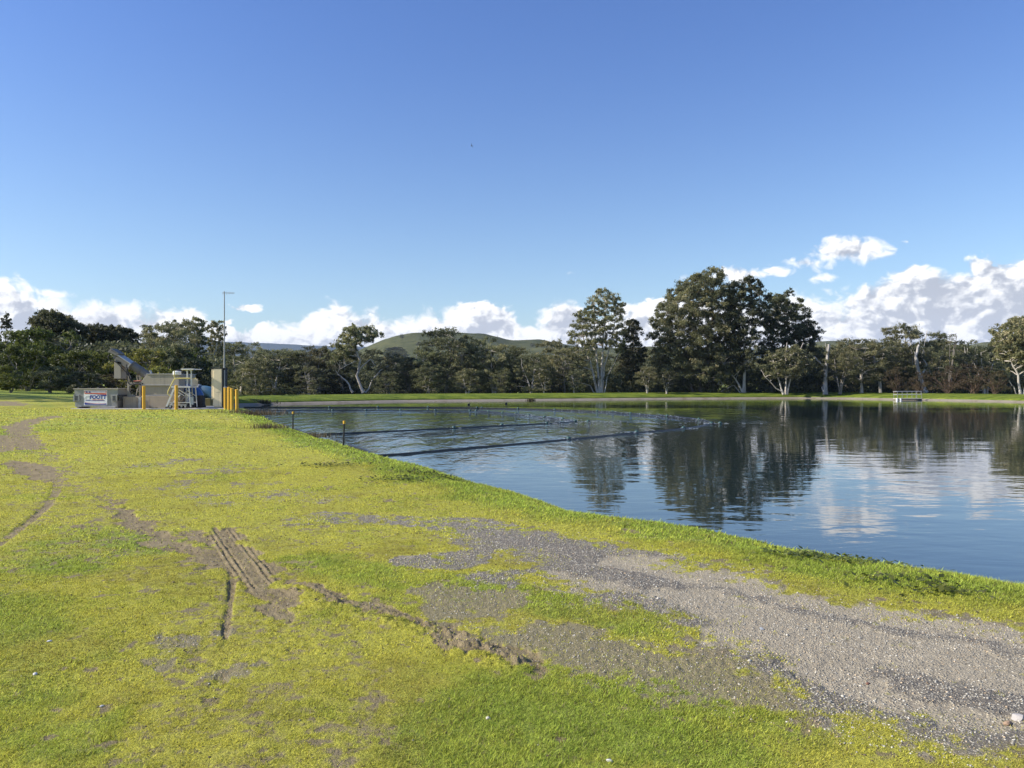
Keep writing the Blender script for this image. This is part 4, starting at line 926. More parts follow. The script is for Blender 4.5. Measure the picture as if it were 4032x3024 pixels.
M_blue = simple('blue_pipe', (0.015, 0.085, 0.30), 0.32, 0, .15, 2, (0.05, 0.07, 0.12), 0, 0.4)
M_lblue = simple('faded_blue_pipe', (0.06, 0.15, 0.22), 0.4, 0, .2, 2, (0.22, 0.2, 0.16), 0, 0.5)
M_red = simple('red_print', (0.60, 0.10, 0.05), 0.5); M_orange = simple('orange_print', (0.62, 0.20, 0.12), 0.5)
M_navy = simple('navy_print', (0.015, 0.035, 0.25), 0.5); M_black = simple('black_pipe', (0.018, 0.018, 0.02), 0.35)
M_buoy = simple('buoy_green', (0.035, 0.085, 0.075), 0.5, 0, .3); M_greyp = simple('grey_print', (0.30, 0.32, 0.33), 0.5)
M_galv = simple('galvanised', (0.36, 0.355, 0.34), 0.45, 0.4, .1); M_tan = simple('tan_board', (0.48, 0.42, 0.32), 0.6)
M_wood = simple('weathered_board', (0.50, 0.45, 0.36), 0.8)
def ux(u, Y=37.0): return (200 + u / 2.4578 - 2016) / F * Y
def vz(v, Y=37.0): return CAMH - (1080 + v / 2.4578 - HZ) / F * Y
def sx(s_, Y=36.6): return (580 + s_ / 5.53 - 2016) / F * Y
def tz(t_, Y=36.6): return CAMH - (1400 + t_ / 5.53 - HZ) / F * Y
def text_mesh(body, size, mat, x, y, z, parent, name='lettering', sxx=1.0, bold=0.0, shear=0.0, align='CENTER'):
    cu = bpy.data.curves.new(name, 'FONT'); cu.body = body; cu.size = size; cu.align_x = align; cu.align_y = 'CENTER'; cu.extrude = 0.002; cu.offset = bold; cu.shear = shear
    t = bpy.data.objects.new('tmp', cu); C.objects.link(t); bpy.context.view_layer.update()
    me = bpy.data.meshes.new_from_object(t.evaluated_get(bpy.context.evaluated_depsgraph_get())); bpy.data.objects.remove(t)
    me.materials.clear(); me.materials.append(mat)
    o = bpy.data.objects.new(name, me); C.objects.link(o); o.parent = parent
    org = Vector((0, 0, 0)); p = parent
    while p is not None: org += Vector(p.location); p = p.parent
    o.location = Vector((x, y, z)) - org; o.rotation_euler = (math.pi / 2, 0, 0); o.scale = (sxx, 1, 1); return o

# concrete pad under the equipment
px0, px1, px2 = ux(190, 36.6), ux(1702, 36.6), ux(1702, 44.5)
mb = MB(); c4 = [(px0, 36.6), (px1, 36.6), (px2, 44.5), (px0, 44.5)]
mb.add([(x, y, PADZ - 0.16) for x, y in c4] + [(x, y, PADZ) for x, y in c4], [(3, 2, 1, 0), (4, 5, 6, 7), (0, 1, 5, 4), (1, 2, 6, 5), (2, 3, 7, 6), (3, 0, 4, 7)])
tag(mb.build('concrete_pad', M_slab, None, 0.02), 'pale concrete slab under the equipment', kind='structure')

# --- front-lift rubbish bin
yb = 37.0; r = empty('rubbish_bin', (ux(436), yb + .6, PADZ), 'grey steel rubbish bin with a white and blue sign on the slab', 'rubbish bin')
zt = vz(1112); zb = PADZ + .07
def shell(mb, x0, x1, y0, y1, z0, z1, dx, dy, th=0.03):
    o = [(x0 + dx, y0 + dy, z0), (x1 - dx, y0 + dy, z0), (x1 - dx, y1 - dy, z0), (x0 + dx, y1 - dy, z0), (x0, y0, z1), (x1, y0, z1), (x1, y1, z1), (x0, y1, z1)]
    i = [(x0 + dx + th, y0 + dy + th, z0 + th), (x1 - dx - th, y0 + dy + th, z0 + th), (x1 - dx - th, y1 - dy - th, z0 + th), (x0 + dx + th, y1 - dy - th, z0 + th), (x0 + th, y0 + th, z1), (x1 - th, y0 + th, z1), (x1 - th, y1 - th, z1), (x0 + th, y1 - th, z1)]
    mb.add(o + i, [(0, 3, 2, 1), (0, 1, 5, 4), (1, 2, 6, 5), (2, 3, 7, 6), (3, 0, 4, 7), (8, 9, 10, 11), (8, 12, 13, 9), (9, 13, 14, 10), (10, 14, 15, 11), (11, 15, 12, 8), (4, 5, 13, 12), (5, 6, 14, 13), (6, 7, 15, 14), (7, 4, 12, 15)])
mb = MB(); shell(mb, ux(228), ux(648), yb, yb + 1.25, zb, zt, .025, .02)
mb.box(ux(240), ux(262), yb + .1, yb + 1.1, PADZ + .005, zb + .01); mb.box(ux(615), ux(637), yb + .1, yb + 1.1, PADZ + .005, zb + .01)
mb.box(ux(258), ux(300), yb - .01, yb + .03, zb, zb + .03)
mb.build('body', M_bin, r, .006)
mb = MB(); mb.box(ux(222), ux(655), yb - .05, yb + .04, zt - .015, zt + .04); mb.box(ux(222), ux(655), yb + 1.2, yb + 1.3, zt - .015, zt + .04)
mb.box(ux(222), ux(236), yb + .04, yb + 1.2, zt - .013, zt + .038); mb.box(ux(641), ux(655), yb + .04, yb + 1.2, zt - .013, zt + .038)
mb.build('rim', M_steel, r, .006)
mb = MB(); mb.box(ux(237), ux(435), yb + .045, yb + 1.19, zt + .01, zt + .03); mb.box(ux(441), ux(640), yb + .045, yb + 1.19, zt + .012, zt + .032)
mb.build('lid', M_dark, r, .004)
for (u0, u1, side) in ((225, 282, -1), (588, 650, 1)):
    mb = MB(); y0 = yb - .05
    mb.box(ux(u0 + 8), ux(u1), y0 + .002, yb + .03, vz(1226), vz(1170)); mb.box(ux(u0), ux(u0 + 10) , y0 - .01, y0 + .5, vz(1232), vz(1164)) if side < 0 else mb.box(ux(u1 - 10), ux(u1), y0 - .01, y0 + .5, vz(1232), vz(1164))
    p_ = mb.build('fork_pocket', M_bin, r, .004)
    MB().box(ux(u0 + 14 + (0 if side < 0 else 0)), ux(u0 + 40), y0 - .004, y0 + .01, vz(1220), vz(1176)).build('opening', M_pocket, p_)  # dark plate on the solid pocket, painting in the shade of its hollow
    xo = ux(u0 - 6) if side < 0 else ux(u1 + 2)
    MB().box(xo, xo + .05, yb + .05, yb + .9, vz(1224), vz(1166)).build('side_sleeve', M_pocket, r, .004)
for u in (258, 447, 459, 640):
    MB().path([(ux(u), yb + .05, zt + .03), (ux(u), yb + .05, zt + .10)], .008, 6).build('lid_pin', M_steel2, r)
# sign
sy = yb - .012; x0, x1, z0, z1 = ux(322), ux(546), vz(1267), vz(1121)
sg = MB().box(x0, x1, sy, sy + .035, z0, z1).build('sign_panel', M_white, r)
MB().box(x0 + .025, x1 - .025, sy - .005, sy - .001, vz(1155), vz(1126)).build('header_band', M_orange, sg)
MB().box(x0 + .07, x1 - .06, sy - .009, sy - .0055, vz(1146), vz(1130)).build('header_panel', simple('pale_print', (0.62, 0.62, 0.66), .5), sg)
for (a, b) in ((342, 357), (371, 386)): MB().box(ux(a), ux(b), sy - .013, sy - .0095, vz(1145), vz(1134)).build('header_mark', M_navy, sg)
def swoosh(name, mat, top, bot, dy):
    n = 14; poly = [(ux(330 + (540 - 330) * i / n), vz(top(i / n))) for i in range(n + 1)] + [(ux(330 + (540 - 330) * i / n), vz(bot(i / n))) for i in range(n, -1, -1)]
    MB().prism(poly, sy - dy, sy - dy + .003).build(name, mat, sg)
swoosh('red_stripe', M_red, lambda t: 1154 + 5 * t ** 2 - 2, lambda t: 1156 + 10 * t ** 1.6, .006)
swoosh('blue_stripe', M_navy, lambda t: 1156.5 + 10 * t ** 1.6, lambda t: 1157 + 14 * t ** 1.6, .0065)
swoosh('lower_red_stripe', M_red, lambda t: 1238 + 14 * math.sin(t * 2.2), lambda t: 1240 + 15 * math.sin(t * 2.2), .006)
swoosh('lower_blue_field', M_navy, lambda t: 1243 + 13 * math.sin(t * 2.5), lambda t: 1262, .007)
text_mesh('FOOTT', .232, M_navy, ux(457), sy - .004, vz(1190), sg, sxx=1.02, bold=.011, shear=.12)
text_mesh('Waste Solutions', .074, M_orange, ux(458), sy - .004, vz(1213), sg, sxx=1.12, bold=.001)
MB().box(ux(337), ux(523), sy - .005, sy - .001, vz(1225), vz(1220)).build('underline', M_navy, sg)
mb = MB(); mb.path([(ux(a), sy - .004, vz(b)) for a, b in ((340, 1208), (338, 1190), (344, 1182), (376, 1178), (378, 1205), (370, 1213), (344, 1213), (340, 1208))], .006, 4); mb.path([(ux(a), sy - .004, vz(b)) for a, b in ((346, 1190), (372, 1186))], .004, 4)
mb.build('logo_outline', M_greyp, sg)

# --- inlet screen: concrete plinth, steel tank, inclined screw conveyor
r = empty('concrete_plinth', (ux(900), 38.2, PADZ), 'stained concrete plinth carrying the steel tank', 'plinth')
MB().box(ux(660), ux(822), 37.35, 39.6, PADZ, vz(1184)).build('end_block', M_conc, r, .015)
MB().box(ux(848), ux(1225), 37.30, 39.8, PADZ, vz(1179)).build('main_block', M_conc, r, .015)
MB().box(ux(823), ux(847), 37.25, 39.5, PADZ, vz(1190)).build('steel_post', M_steel2, r, .004)
r = empty('inlet_screen', (ux(1000), 38.2, vz(1179)), 'long grey steel tank with a screw conveyor rising to the left', 'screening machine')
mb = MB(); y0, y1 = 37.4, 39.4
mb.prism([(ux(892), vz(966)), (ux(1202), vz(966)), (ux(1202), vz(1071)), (ux(838), vz(1071)), (ux(838), vz(1036))], y0, y1)
mb.build('upper_tank', M_steel, r, .008)
MB().box(ux(848), ux(1205), y0 + .05, y1 - .05, vz(1168), vz(1074)).build('lower_tank', M_steel, r, .008)
mb = MB(); mb.box(ux(846), ux(1212), y0 - .05, y1 + .05, vz(1076), vz(1069)); mb.box(ux(886), ux(1208), y0 - .04, y1 + .04, vz(968), vz(961)); mb.box(ux(850), ux(1205), y0 - .01, y1, vz(1176), vz(1168.5))
mb.build('flange', M_steel2, r, .004)
mb = MB(); A = Vector((ux(862), 38.1, vz(1000))); B = Vector((ux(676), 38.1, vz(872)))
mb.path([A, A.lerp(B, .5), B], .205, 20); tube = mb.build('screw_tube', M_tube, r, smooth=True)
d_ = (B - A).normalized()
for f_ in (.0, .5, .93):
    c_ = A.lerp(B, f_); MB().path([c_ - d_ * .02, c_ + d_ * .02], .235, 20).build('collar', M_tube, tube, smooth=True)
MB().path([A + Vector((.06, -.05, .22)), A + Vector((.0, -.05, .36))], .055, 10).build('sensor', M_steel2, r)
# box trough (in plane x,z) from (690,880) up to (530,800)
mb = MB(); mb.prism([(ux(560), vz(775)), (ux(688), vz(858)), (ux(650), vz(910)), (ux(600), vz(872)), (ux(518), vz(842)), (ux(538), vz(806))], 37.85, 38.4); mb.build('trough_box', M_tube, r, .008)
mb = MB(); mb.prism([(ux(556), vz(768)), (ux(690), vz(855)), (ux(686), vz(862)), (ux(552), vz(775))], 37.8, 38.45); mb.prism([(ux(690), vz(855)), (ux(696), vz(860)), (ux(652), vz(916)), (ux(646), vz(911))], 37.8, 38.45); mb.build('trough_flange', M_steel2, r, .003)
mb = MB(); mb.prism([(ux(497), vz(709)), (ux(575), vz(759)), (ux(560), vz(788)), (ux(466), vz(744))], 37.8, 38.4); mo = mb.build('motor_housing', M_tube, r, .012)
mb = MB(); mb.prism([(ux(504), vz(723)), (ux(545), vz(747)), (ux(542), vz(752)), (ux(500), vz(729))], 37.79, 37.82); mb.build('vent_slot', M_pocket, mo)  # dark slab laid on the housing as painted shade inside the slot
mb = MB(); mb.prism([(ux(506), vz(790)), (ux(530), vz(778)), (ux(552), vz(800)), (ux(536), vz(826)), (ux(512), vz(812))], 37.9, 38.3); mb.build('gear_motor', M_pocket, r, .01)
MB().box(ux(524), ux(592), 37.85, 38.35, vz(1008), vz(842)).build('discharge_chute', M_steel, r, .008)
# support frame with rounded opening
mb = MB()
for yy in (37.55, 38.75):
    mb.prism([(ux(683), vz(1040)), (ux(712), vz(1048)), (ux(712), vz(1090)), (ux(706), vz(1108)), (ux(706), vz(1140)), (ux(718), vz(1160)), (ux(758), vz(1172)), (ux(758), vz(1184)), (ux(683), vz(1184))], yy, yy + .06)
    mb.prism([(ux(712), vz(1044)), (ux(846), vz(1044)), (ux(846), vz(1072)), (ux(730), vz(1072)), (ux(712), vz(1090))], yy + .002, yy + .058)
    mb.prism([(ux(820), vz(1072)), (ux(846), vz(1072)), (ux(846), vz(1184)), (ux(824), vz(1184)), (ux(824), vz(1100))], yy + .001, yy + .059)
    mb.prism([(ux(684), vz(980)), (ux(700), vz(980)), (ux(704), vz(1044)), (ux(683), vz(1040))], yy + .003, yy + .057)
mb.path([(ux(795), 37.6, vz(1075)), (ux(768), 37.6, vz(1172))], .022, 6)
mb.build('support_frame', M_steel, r, .004)
mb = MB(); mb.prism([(ux(650), vz(950)), (ux(660), vz(952)), (ux(684), vz(1000)), (ux(684), vz(1018)), (ux(668), vz(998))], 37.9, 37.94); mb.build('yellow_gusset', M_tan, r)
MB().path([(ux(710), 37.9, vz(1036)), (ux(820), 37.9, vz(1028))], .03, 6).build('cross_pipe', M_orange, r)
def cable(pts, rad, y=37.38):
    P = []; n = len(pts)
    for i in range(n - 1):
        p0, p1, p2, p3 = pts[max(i - 1, 0)], pts[i], pts[i + 1], pts[min(i + 2, n - 1)]
        for t in (0, .25, .5, .75):
            f = lambda k: .5 * (2 * p1[k] + (p2[k] - p0[k]) * t + (2 * p0[k] - 5 * p1[k] + 4 * p2[k] - p3[k]) * t * t + (3 * p1[k] - p0[k] - 3 * p2[k] + p3[k]) * t ** 3)
            P.append((ux(f(0)), y, vz(f(1))))
    P.append((ux(pts[-1][0]), y, vz(pts[-1][1])))
    return MB().path(P, rad, 6)
for i, (pts, rad, yy) in enumerate([([(480, 775), (470, 800), (490, 828), (530, 838), (570, 860), (610, 905), (650, 945), (690, 955)], .022, 37.78),
    ([(682, 870), (688, 930), (706, 980), (722, 1020), (760, 1040), (810, 1040)], .025, 37.5), ([(690, 960), (696, 1010), (704, 1050), (735, 1070), (790, 1060), (830, 1075), (846, 1120), (838, 1180)], .028, 37.46),
    ([(846, 1050), (840, 1090), (836, 1130), (842, 1180)], .05, 37.42), ([(684, 880), (700, 960), (730, 1030), (770, 1100)], .018, 37.52), ([(712, 1080), (712, 1130), (740, 1150)], .014, 37.5)]):
    cable(pts, rad, yy).build('cable', M_dark, r, smooth=True)

# --- mobile access steps
r = empty('mobile_steps', (sx(700), 36.6, PADZ), 'aluminium mobile steps with pale yellow handrails beside the tank', 'mobile steps')
YN, YF = 36.75, 37.5
def bar(pts, w_, y, mat, name, par=None, n=4): return MB().path([(sx(a), y, tz(b)) for a, b in pts], w_, n).build(name, mat, par or r)
for k, yy in enumerate((YN, YF)):
    st = MB().prism([(sx(548 - 60 * k), tz(682)), (sx(592 - 60 * k), tz(682)), (sx(415 - 60 * k), tz(1120)), (sx(368 - 60 * k), tz(1120))], yy - .02, yy + .02).build('stringer', M_alu, r, .004)
    MB().prism([(sx(376 - 60 * k), tz(1112)), (sx(424 - 60 * k), tz(1112)), (sx(408 - 60 * k), tz(1146)), (sx(355 - 60 * k), tz(1146))], yy - .03, yy + .03).build('rubber_foot', M_dark, st)
for i in range(4):
    f_ = (i + .5) / 4.3; s0 = 368 + (548 - 368) * (1 - f_); t0 = 1120 + (682 - 1120) * (1 - f_)
    MB().box(sx(s0 - 10), sx(s0 + 50), YN + .022, YF - .022, tz(t0 + 12), tz(t0)).build('tread', M_steel2, r, .004)
MB().box(sx(496), sx(910), YN - .03, YF + .03, tz(702), tz(664)).build('platform', M_alu, r, .006)
for k, yy in enumerate((YN, YF)):
    lg = bar([(880, 700), (915, 1135)], .032, yy, M_alu, 'leg'); bar([(914, 1128), (917, 1142)], .045, yy, M_dark, 'rubber_foot', lg)
    bar([(455, 1078), (830, 1078)], .028, yy, M_alu, 'base_rail'); bar([(430, 1030), (905, 1026)], .026, yy, M_alu, 'base_rail')
    bar([(664, 745), (890, 888)], .024, yy, M_alu, 'brace'); bar([(690, 855), (480, 1078)], .022, yy, M_alu, 'brace'); bar([(650, 800), (780, 880)], .02, yy, M_alu, 'brace')
    bar([(806, 705), (812, 1075)], .03, yy + .1 * (1 - k), M_steel2, 'upright')
for s_ in (466, 715, 797):
    for yy in (YN + .03, YF - .03):
        w_ = MB().path([(sx(s_), yy - .035, tz(1112)), (sx(s_), yy + .035, tz(1112))], .145 if s_ > 500 else .09, 14).build('castor_wheel', M_dark, r, smooth=True)
        MB().path([(sx(s_), yy - .04, tz(1112)), (sx(s_), yy + .04, tz(1112))], .05, 10).build('hub', M_steel2, w_)
for k, yy in enumerate((YN, YF)):
    o_ = -90 * k
    bar([(440 + o_ + 40, 880), (418 + o_, 840), (415 + o_, 800), (430 + o_, 760), (540 + o_, 545), (560 + o_, 515), (600 + o_, 498), (790, 494), (895, 494)], .028, yy, M_ypale, 'handrail', n=8)
for k, yy in enumerate((YN, YF)):
    bar([(600 - 30 * k, 498), (562 - 60 * k, 470), (556 - 92 * k, 430), (556 - 92 * k, 330)], .028, yy, M_ypale, 'rail_hoop', n=8)
bar([(590, 305), (720, 298), (815, 300)], .026, YF, M_ypale, 'top_rail', n=8)
bar([(462, 318), (425, 375), (390, 438)], .03, YF, M_ypale, 'swing_gate', n=8)
bar([(460, 312), (560, 310)], .04, YF - .1, M_dark, 'gate_hinge')
MB().path([(sx(508), YF - .2, tz(416)), (sx(508), YF - .2, tz(410)), (sx(508), YF - .2, tz(345)), (sx(508), YF - .2, tz(330))], [.14, .19, .19, .15], 14).build('white_container', M_white, r, smooth=True)
for s_ in (818, 905): MB().box(sx(s_ - 13), sx(s_ + 13), YN + .1 + (s_ > 850) * .002, YN + .16, tz(664), tz(310)).build('post', M_alu, r, .004)
mb = MB(); mb.path([(sx(780), YN + .13, tz(312)), (sx(800), YN + .13, tz(345))], .02, 5); mb.path([(sx(870), YN + .13, tz(312)), (sx(900), YN + .13, tz(350))], .02, 5); mb.build('bracket', M_alu, r)
MB().box(sx(718), sx(1000), YN - .1, YF + .1, tz(305), tz(287)).build('canopy', M_white, r, .01)
MB().box(sx(822), sx(942), YF - .1, YF - .02, tz(664), tz(502)).build('control_box', M_tan, r, .01)
MB().box(sx(905), sx(972), YN, YN + .02, tz(1070), tz(903)).build('mesh_guard', simple('mesh_grey', (.5, .52, .54), .5, .3, .3, 60), r)

# --- pipework
def smooth_path(pts, n=6):
    P = []; m = len(pts)
    for i in range(m - 1):
        p0, p1, p2, p3 = [Vector(pts[j]) for j in (max(i - 1, 0), i, i + 1, min(i + 2, m - 1))]
        for t in [j / n for j in range(n)]: P.append(.5 * (2 * p1 + (p2 - p0) * t + (2 * p0 - 5 * p1 + 4 * p2 - p3) * t * t + (3 * p1 - p0 - 3 * p2 + p3) * t ** 3))
    return P + [Vector(pts[-1])]
def elbow(cx, cz, R, y, a0, a1, n=10): return [(cx + R * math.cos(a0 + (a1 - a0) * i / n), y, cz + R * math.sin(a0 + (a1 - a0) * i / n)) for i in range(n + 1)]
r = empty('blue_pipe', (ux(1390), 38.3, PADZ), 'deep blue pipe bending down into a black sleeve behind the steps', 'pipe')
yp = 38.3; rad = .235; zc = tz(745, yp); cx = ux(1345, yp)
P = [(ux(1215, yp), yp, zc), (ux(1280, yp), yp, zc)] + elbow(cx, zc - .5, .5, yp, math.pi / 2, 0) + [(cx + .5, yp, tz(865, yp))]
MB().path(P, rad, 20).build('bend', M_blue, r, smooth=True)
MB().path([(cx + .5, yp, tz(865, yp)), (cx + .5, yp, tz(1080, yp)), (cx + .5, yp, tz(1085, yp)), (cx + .5, yp, PADZ)], [.25, .25, .29, .29], 20).build('black_sleeve', M_dark, r, smooth=True)
MB().path([(cx - .15, yp, zc), (cx - .09, yp, zc)], .30, 20).build('flange', M_blue, r, smooth=True)
mb = MB(); xs_ = sx(775, yp - .2); mb.path([(xs_, yp, zc), (xs_, yp, tz(610, yp)), (xs_, yp, tz(590, yp)), (xs_, yp, tz(560, yp)), (xs_, yp, tz(540, yp)), (xs_, yp, tz(470, yp))], [.12, .12, .17, .15, .07, .03], 12); mb.build('valve', M_lblue, r, smooth=True)
r = empty('blue_pipe', (ux(1500), 41.5, PADZ), 'faded blue pipe bending down just left of the cream cabinet', 'pipe')
yp = 41.5; zc = tz(755, yp) ; rad = .30; xe = ux(1438, yp)
P = [(ux(1340, yp), yp, zc - .05), (xe, yp, zc - .05)] + elbow(xe + .25, zc - .05 - .75, .75, yp, math.pi / 2, 0) + [(xe + 1.0, yp, tz(895, yp))]
MB().path(P, rad, 20).build('bend', M_lblue, r, smooth=True)
MB().path([(xe - .05, yp, zc - .05), (xe + .05, yp, zc - .05)], .38, 20).build('flange', M_galv, r, smooth=True)
MB().path([(xe + 1.0, yp, tz(895, yp)), (xe + 1.0, yp, tz(930, yp))], .36, 20).build('base_flange', M_dark, r, smooth=True)
r = empty('valve_pit', (ux(1490), 41.4, PADZ), 'mossy olive concrete pit wall under the faded blue pipe', 'pit')
MB().box(ux(1418, 41), ux(1560, 41), 40.8, 42.6, PADZ - .05, tz(935, 41)).build('wall', M_moss, r, .02)
MB().path([(sx(1218, 40.7), 40.7, tz(870, 40.7)), (sx(1222, 40.7), 40.7, tz(1085, 40.7))], .04, 8).build('drain_pipe', M_steel2, r)
r = empty('equipment_cabinet', (sx(715, 38.0), 38.0, PADZ), 'small white louvred cabinet seen through the mobile steps', 'cabinet')
MB().box(sx(655, 38), sx(780, 38), 37.9, 38.3, PADZ + .02, tz(908, 38)).build('body', M_white, r, .01)
MB().box(sx(652, 38), sx(783, 38), 37.88, 38.32, tz(908, 38), tz(898, 38)).build('lid', M_white, r, .005)
for i in range(6): MB().box(sx(662 + i * 18, 37.9), sx(672 + i * 18, 37.9), 37.893, 37.899, tz(1010, 37.9), tz(925, 37.9)).build('louvre', M_greyp, r)
r = empty('equipment_box', (sx(860, 38.0), 38.0, PADZ), 'tall white box beside the black pipe sleeve', 'cabinet')
MB().box(sx(828, 37.8), sx(895, 37.8), 37.75, 37.95, PADZ + .3, tz(820, 37.8)).build('body', M_white, r, .01)
MB().path([(sx(860, 37.85), 37.85, PADZ), (sx(860, 37.85), 37.85, PADZ + .31)], .04, 6).build('stand', M_galv, r)

# --- cream control cabinet and mast
r = empty('control_cabinet', (ux(1600), 37.6, PADZ), 'tall cream control cabinet with black top trim', 'cabinet')
yc = 37.2; x0, x1 = ux(1558), ux(1642); z0, z1 = PADZ + .06, vz(912)
MB().box(x0, x1, yc, yc + .62, z0, z1).build('body', M_cream, r, .012)
d1 = MB().box(x0 + .02, x1 - .02, yc - .022, yc - .001, z0 + .04, z1 - .05).build('door', M_cream, r, .006)
MB().box(x0 + .14, x1 - .1, yc - .027, yc - .0225, vz(1144), vz(1141)).build('name_plate', M_tan, d1)
MB().box(x0 + .14, x1 - .1, yc - .026, yc - .0225, vz(1140), vz(1100)).build('label_panel', M_cream, d1)
mb = MB(); mb.box(x0 - .11, x0 - .004, yc + .04, yc + .56, vz(1212), vz(920)); mb.build('side_door', M_cream, r, .006)
MB().box(x0 - .05, x0 - .002, yc + .06, yc + .54, z0 + .04, vz(1216)).build('lower_side_door', M_cream, r, .006)
MB().box(x0 - .13, x1 + .02, yc - .03, yc + .66, z1, z1 + .035).build('roof_trim', M_dark, r, .006)
MB().box(x1 + .001, x1 + .03, yc + .0, yc + .62, z0, z1).build('side_trim', M_dark, r)
MB().box(x0 + .02, x1 - .02, yc + .02, yc + .6, PADZ, z0).build('plinth', M_slab, r, .004)
MB().path([(x0 - .13, yc + .2, z1), (x0 - .2, yc + .2, z1 - .15), (x0 - .2, yc + .2, vz(1010))], .012, 5).build('conduit', M_dark, r)
r = empty('antenna_mast', (ux(1653), 37.35, PADZ), 'thin grey mast with a yagi antenna beside the cream cabinet', 'mast')
xm = ux(1653); ym = 37.35
MB().path([(xm, ym, PADZ), (xm, ym, vz(880)), (xm, ym, vz(800)), (xm, ym, vz(156))], [.04, .04, .032, .024], 10).build('pole', M_galv, r, smooth=True)
MB().box(xm - .05, xm + .05, ym - .05, ym + .04, vz(925), vz(905)).build('clamp', M_dark, r)
MB().box(xm - .09, xm + .03, ym - .03, ym + .03, vz(1284), vz(1278)).build('foot_plate', M_galv, r)
an = MB().path([(ux(1636), ym, vz(172)), (ux(1752), ym, vz(173))], .013, 6).build('antenna_boom', M_galv, r)
for i, u in enumerate((1640, 1676, 1692, 1704, 1716, 1730, 1748)):
    h_ = (.075, .10, .06, .09, .055, .085, .05)[i]
    MB().path([(ux(u), ym - .02, vz(172) - h_), (ux(u), ym + .02, vz(172) + h_ * .8)], .006, 5).build('antenna_element', M_galv, an)

# --- yellow bollards
BOL = [(901, 1080, 1298, 36.5, 'yellow bollard in front of the long steel tank'), (1214, 1072, 1301, 36.4, 'yellow bollard in front of the mobile steps'),
       (1690, 1088, 1304, 36.3, 'grey-capped yellow bollard nearest the cream cabinet'), (1725, 1090, 1315, 35.8, 'second yellow bollard to the right of the cream cabinet'),
       (1755, 1102, 1318, 35.4, 'third yellow bollard, just left of the lone front one'), (1803, 1113, 1353, 33.6, 'rightmost and nearest yellow bollard by the water')]
b0 = None
for i, (u, va, vb, Yb, lab) in enumerate(BOL):
    x = ux(u, Yb); zb_ = vz(vb, Yb); zt_ = vz(va, Yb)
    if i in (0, 2):
        o = empty('bollard', (x, Yb, zb_), lab, 'bollard', 'yellow bollards around the equipment slab'); h = zt_ - zb_
        MB().path([(x, Yb, zb_ - .3), (x, Yb, zb_ + h * .97)], .073, 16).build('post', M_yel, o, smooth=True)
        MB().path([(x, Yb, zb_ + h * .965), (x, Yb, zb_ + h * .985), (x, Yb, zb_ + h)], [.078, .078, .05], 16).build('cap', M_yel if i == 0 else M_galv, o, smooth=True)
        if i == 0: b0 = o; h0_ = h
    else:
        o = copy_tree(b0); o.location = (x, Yb, zb_); o.scale = (1, 1, (zt_ - zb_) / h0_); tag(o, lab)
    o.rotation_euler = (random.Random(i).uniform(-.012, .012), random.Random(i + 9).uniform(-.015, .015), 0)

# --- marker posts on the bank
for i, (px, pt, pb, lab) in enumerate([(1153, 1621, 1692, 'farther black marker post with a yellow cap at the water edge'), (1351, 1657, 1757, 'nearer black marker post with a yellow cap at the water edge')]):
    x, y, z = hit(px, pb); h = (pb - pt) * y / F; xt = x + (0.006 if i == 0 else 0.03)
    o = empty('marker_post', (x, y, z), lab, 'post', 'black marker posts on the bank')
    MB().path([(x, y, z - .15), (xt, y, z + h * .9)], .024, 8).build('stake', M_black, o, smooth=True)
    MB().path([(xt, y, z + h * .88), (xt, y, z + h)], .034, 10).build('cap', M_yel, o, smooth=True)

# --- floating booms and their floats
def boom(pts, shore, rad, lab):
    P = [Vector(hit(*p)) + Vector((0, 0, .04)) for p in shore] + [Vector((*wpt(*p), .012)) for p in pts]
    o = MB().path(smooth_path(P, 5), rad, 8).build('floating_boom', M_black, None, smooth=True)
    return tag(o, lab, 'floating boom', 'black booms floating on the dam')
boom(BA, [(1372, 1757), (1400, 1764), (1445, 1779)], .052, 'black floating pipe boom forming the long nearer loop')
boom(BBp, [(1166, 1693), (1185, 1700)], .05, 'black floating pipe boom forming the shorter inner loop')
FLA = [(2239, 1731), (2507, 1705), (2691, 1688), (2835, 1669), (2801, 1669), (2752, 1653), (2627, 1639), (2483, 1629), (2412, 1622.5), (2352, 1620), (2184, 1613.5), (2040, 1609.5), (1897, 1606), (1878, 1606), (1685, 1604), (1488, 1603.5), (1297, 1603.5)]
FLB = [(1787, 1687), (1976, 1676), (2153, 1669), (2265, 1660), (2316, 1661), (2216, 1652), (2144, 1644), (2082, 1637), (2031, 1631), (1979, 1626), (1924, 1621.5), (1875, 1618.5), (1850, 1618), (1714, 1617), (1577, 1616.5), (1441, 1616.5), (1309, 1616.5)]
fl0 = None
special = {('a', 0): 'green float nearest the camera on the outer boom', ('a', 1): 'second green float from the shore on the near side of the outer boom', ('a', 2): 'third green float from the shore on the near side of the outer boom', ('a', 3): 'loose float beyond the tip of the outer boom', ('a', 4): 'float at the very tip of the outer boom',
           ('b', 0): 'green float nearest the shore on the inner boom', ('b', 1): 'second green float from the shore on the inner boom', ('b', 3): 'float at the tip of the inner boom', ('b', 4): 'loose float beyond the tip of the inner boom'}
